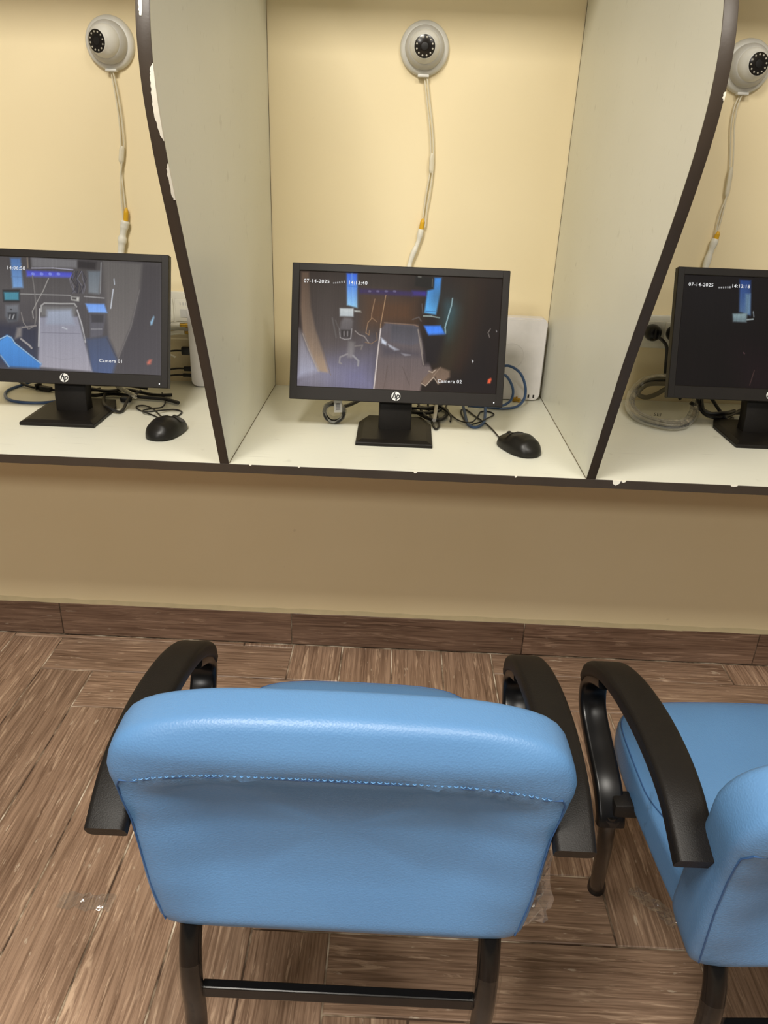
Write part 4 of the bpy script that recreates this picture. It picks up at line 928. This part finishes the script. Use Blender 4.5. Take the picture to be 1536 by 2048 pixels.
def back_fn(x, z, d):
    yf = interp(YF, z); ym = interp(YM, z)
    if d > 0:      # the rear panel lies a little deeper than the padded band round it
        a = max(0.0, min(1.0, (ZS(x)-z)/0.042)); c = max(0.0, min(1.0, (interp(XS, z)-abs(x))/0.10)); e = max(0.0, min(1.0, (z-0.42)/0.12))
        sm = lambda q: q*q*(3-2*q)
        yr = interp(YR, z)+0.024*sm(a)*sm(c)*sm(e)+0.004*math.exp(-((ZS(x)-z)/0.004)**2)*sm(min(1, c*3))
        return (x, ym+d*(yr-ym), z)
    return (x, ym-d*(yf-ym), z)
BACK = Pillow([(0, 0.778), (0.10, 0.776), (0.155, 0.7715), (0.203, 0.760), (0.231, 0.742), (0.2455, 0.712), (0.2480, 0.688), (0.2435, 0.655), (0.238, 0.618), (0.235, 0.573), (0.231, 0.517), (0.224, 0.452), (0.213, 0.424), (0.175, 0.414), (0, 0.414)], (0, 0.60), back_fn, 6.0)
def seat_fn(x, y, d):
    top = 0.477-0.012*max(0.0, (y-0.10)/0.14)**2-0.006*math.exp(-((y+0.03)/0.1)**2)*(1-(x/0.21)**2); bot = 0.392
    m_ = (top+bot)/2+0.006
    return (x, y, m_+d*(top-m_)) if d > 0 else (x, y, m_-d*(bot-m_))
SEAT = Pillow([(0, 0.246), (0.10, 0.242), (0.155, 0.227), (0.186, 0.196), (0.200, 0.155), (0.206, 0.05), (0.206, -0.05), (0.203, -0.13), (0.19, -0.165), (0.10, -0.172), (0, -0.172)], (0, 0.03), seat_fn, 5.5)
def chair(label, loc, rz, arm=(0.0, 0.0, 0.0), tilt=0.0):
    t = thing('visitor_chair', label, 'chair', loc, rz, 'blue visitor chairs'); arm_d = arm
    vs, fs = BACK.mesh(); band = []; pan = []
    for f in fs:
        c = sum((Vector(vs[i]) for i in f), Vector())/len(f)
        rear = BACK.depth(c.x, c.z) > 0.0 and c.y < interp(YM, c.z)-0.006 and abs(c.x) < 0.238
        (pan if rear and c.z < ZS(c.x) else band).append(f)
    b = MB(); b.add(vs, band); back = b.build('backrest', M['vinyl'], t, 70)
    b = MB(); b.add(vs, pan); po = b.build('back_panel', M['vinyl'], back, 70)
    bpy.context.view_layer.update()
    for o in (back, po):
        bm = bmesh.new(); bm.from_mesh(o.data); loose = [v for v in bm.verts if not v.link_faces]; bmesh.ops.delete(bm, geom=loose, context='VERTS'); bm.to_mesh(o.data); bm.free()
    # seam round the rear panel, stitched across the top
    side = [(0.211, 0.440), (0.219, 0.490), (0.226, 0.555), (0.231, 0.618), (0.2355, 0.655), (0.2365, 0.674), (0.231, 0.688)]
    xs = [0.222-0.444*k/44 for k in range(45)]
    path2 = side+[(x, ZS(x)) for x in xs[1:-1]]+[(-x, z) for x, z in side[::-1]]
    path = [BACK.surf(x, z)+Vector((0.0006*(1 if x > 0 else -1) if z < 0.68 else 0, -0.0004, 0)) for x, z in path2]
    b = MB(); b.tube(path, 0.0011, 6); b.build('seam', M['seam'], back, True)
    st = MB(); n = 62
    for k in range(n):
        x = -0.215+0.43*k/(n-1); p = BACK.surf(x, ZS(x)+0.0045); q = BACK.surf(x+0.0048, ZS(x+0.0048)+0.0045)
        st.tube([p+Vector((0, 0.0006, 0)), (p+q)/2+Vector((0, -0.0014, 0)), q+Vector((0, 0.0006, 0))], 0.0006, 5)
    tag(st.build('stitching', M['stitch'], back, True), kind='stuff')
    b = MB(); b.tube([Vector(back_fn(x, z, 0.55)) for x, z in [BACK.outline(R(a), 0.985) for a in range(28, 153, 3)]], 0.0009, 6); b.build('top_seam', M['seam'], back, True)
    PV = Matrix.Translation((0, -0.18, 0.43)); back.matrix_local = PV @ Matrix.Rotation(tilt, 4, 'X') @ PV.inverted()
    vs, fs = SEAT.mesh(); b = MB(); b.add(vs, fs); seat = b.build('seat', M['vinyl'], t, 70)
    b = MB(); rng = [SEAT.outline(R(a), 0.978) for a in range(-38, 219, 3)]
    b.tube([Vector(seat_fn(x, y, SEAT.depth(x, y)))+Vector((0, 0, 0.0002)) for x, y in rng], 0.0011, 6); b.build('piping', M['seam'], seat, True)
    b = MB(); b.rbox(-0.17, 0.17, -0.15, 0.19, 0.380, 0.397, 0.004); b.build('seat_board', M['arm'], t)
    for s in (-1, 1):
        X = 0.256*s
        pad = spline([(X, -0.242, 0.607), (X, -0.171, 0.640), (X, -0.077, 0.6455), (X, 0.028, 0.629), (X, 0.111, 0.600), (X, 0.166, 0.563), (X, 0.185, 0.534)], 8)
        sc = []
        for i in range(len(pad)):
            k = i/(len(pad)-1); sc.append((1.0 if k < 0.8 else 1.0-0.25*(k-0.8)/0.2, 1.0+0.16*math.sin(math.pi*min(1, k*1.05))))
        arm = bpy.data.objects.new('armrest', None); COL.objects.link(arm); arm.parent = t; arm.location = (arm_d[0], arm_d[1], 0); arm.rotation_euler.z = arm_d[2]; arm.empty_display_size = 0.03
        b = MB(); b.sweep(pad, rrect(0.0125, 0.0225, 0.007, 3), (1, 0, 0), True, sc); b.build('arm_pad', M['arm'], arm, 40)
        post = spline([(X, 0.101, 0.587), (X, 0.155, 0.557), (X, 0.181, 0.523), (X, 0.166, 0.486), (X-0.004*s, 0.117, 0.454), (X-0.008*s, 0.065, 0.426), (X-0.010*s, 0.034, 0.396), (X-0.010*s, 0.028, 0.380)], 7)
        b = MB(); b.sweep(post, rrect(0.0105, 0.021, 0.006, 3), (1, 0, 0), True); b.build('arm_post', M['armg'], arm, 40)
        b = MB(); b.rbox(min(0.195*s, 0.245*s), max(0.195*s, 0.245*s), 0.022, 0.056, 0.398, 0.422, 0.004); b.build('arm_bracket', M['arm'], arm, 30)
        lg = spline([(0.246*s, 0.032, 0.400), (0.244*s, 0.040, 0.360), (0.230*s, 0.070, 0.290), (0.190*s, 0.165, 0.110), (0.165*s, 0.225, 0.010)], 6)
        b = MB(); b.tube(lg, 0.0130, 14); lo = b.build('front_leg', M['tubem'], t, True); lo.location = (arm_d[0], arm_d[1], 0); lo.rotation_euler.z = arm_d[2]
        b = MB(); b.lathe([(0.015, 0.0), (0.0165, 0.004), (0.016, 0.022), (0.0145, 0.026)], 16, Matrix.Translation((0.165*s, 0.225, 0.0003))); b.build('foot_cap', M['black'], lo, 30)
        w_ = MB(); seg = [p for p in lg if 0.03 < p.z < 0.40]
        w_.sweep(seg, [(0.0156*math.cos(2*math.pi*q/12), 0.0156*math.sin(2*math.pi*q/12)) for q in range(12)], None, False, [(1+random.uniform(-0.06, 0.22), 1+random.uniform(-0.06, 0.22)) for p in seg]); w_.build('film_wrap', M['filmthin'], lo, 30)
        lg = spline([(0.183*s, -0.185, 0.450), (0.184*s, -0.205, 0.425), (0.184*s, -0.217, 0.400), (0.184*s, -0.224, 0.370), (0.184*s, -0.226, 0.330), (0.184*s, -0.224, 0.260), (0.186*s, -0.240, 0.140), (0.190*s, -0.290, 0.010)], 6)
        b = MB(); b.tube(lg, 0.0140, 14); lo = b.build('rear_leg', M['tubem'], t, True)
        b = MB(); b.lathe([(0.016, 0.0), (0.0175, 0.004), (0.017, 0.022), (0.0155, 0.026)], 16, Matrix.Translation((0.190*s, -0.290, 0.0003))); b.build('foot_cap', M['black'], lo, 30)
        w_ = MB(); seg = [p for p in lg if 0.08 < p.z < 0.384]
        w_.sweep(seg, [(0.0166*math.cos(2*math.pi*q/14), 0.0166*math.sin(2*math.pi*q/14)) for q in range(14)], None, False, [(1+random.uniform(-0.04, 0.12), 1+random.uniform(-0.04, 0.12)) for p in seg]); w_.build('film_wrap', M['filmthin'], lo, 30)
    b = MB(); b.rbox(-0.172, 0.172, -0.229, -0.216, 0.3135, 0.3325, 0.002); b.build('crossbar', M['tubem'], t)
    return t
def crumple(nx, ny, sx, sy, amp, seed):
    rr_ = random.Random(seed); b = MB(); vs = []; fs = []
    for j in range(ny+1):
        for i in range(nx+1):
            vs.append((sx*(i/nx-0.5)+rr_.uniform(-1, 1)*amp*0.5, sy*(j/ny-0.5)+rr_.uniform(-1, 1)*amp*0.5, rr_.uniform(0, 1)*amp))
    for j in range(ny):
        for i in range(nx): fs.append((j*(nx+1)+i, j*(nx+1)+i+1, (j+1)*(nx+1)+i+1, (j+1)*(nx+1)+i))
    b.add(vs, fs); return b
c1 = chair('blue vinyl visitor chair seen from behind, in front of the middle monitor', (0.264, -1.02, 0), 0)
b = crumple(6, 12, 0.032, 0.145, 0.010, 3); b.xf(Matrix.Translation((0.241, -0.165, 0.485)) @ Matrix.Rotation(R(20), 4, 'Z') @ Matrix.Rotation(R(82), 4, 'X')); b.build('hanging_film', M['film'], c1)
b = crumple(8, 2, 0.03, 0.02, 0.005, 8); b.xf(Matrix.Translation((-0.205, -0.18, 0.405)) @ Matrix.Rotation(R(40), 4, 'Z')); b.build('film_scrap', M['film'], c1)
c2 = chair('blue vinyl visitor chair turned slightly, cut off by the right edge', (0.893, -1.030, 0), R(2.5), (0.010, 0.006, R(-2.0)), R(7))
b = crumple(3, 10, 0.012, 0.10, 0.006, 5); b.xf(Matrix.Translation((-0.2085, -0.01, 0.44)) @ Matrix.Rotation(R(85), 4, 'X') @ Matrix.Rotation(R(90), 4, 'Y')); b.build('hanging_film', M['filmthin'], c2)

for lab, x, y, rz, sx, sy, sd in (('crumpled clear plastic scrap on the floor left of the middle chair', -0.235, -0.882, R(0), 0.10, 0.035, 11),
                                 ('twisted clear plastic scrap on the floor beside the right chair', 0.842, -0.832, R(-48), 0.10, 0.03, 12)):
    b = crumple(14, 4, sx, sy, 0.006, sd); o = b.build('plastic_scrap', M['film']); o.location = (x, y, 0.0006); o.rotation_euler.z = rz
    tag(o, lab, 'plastic scrap', 'plastic scraps on the floor')
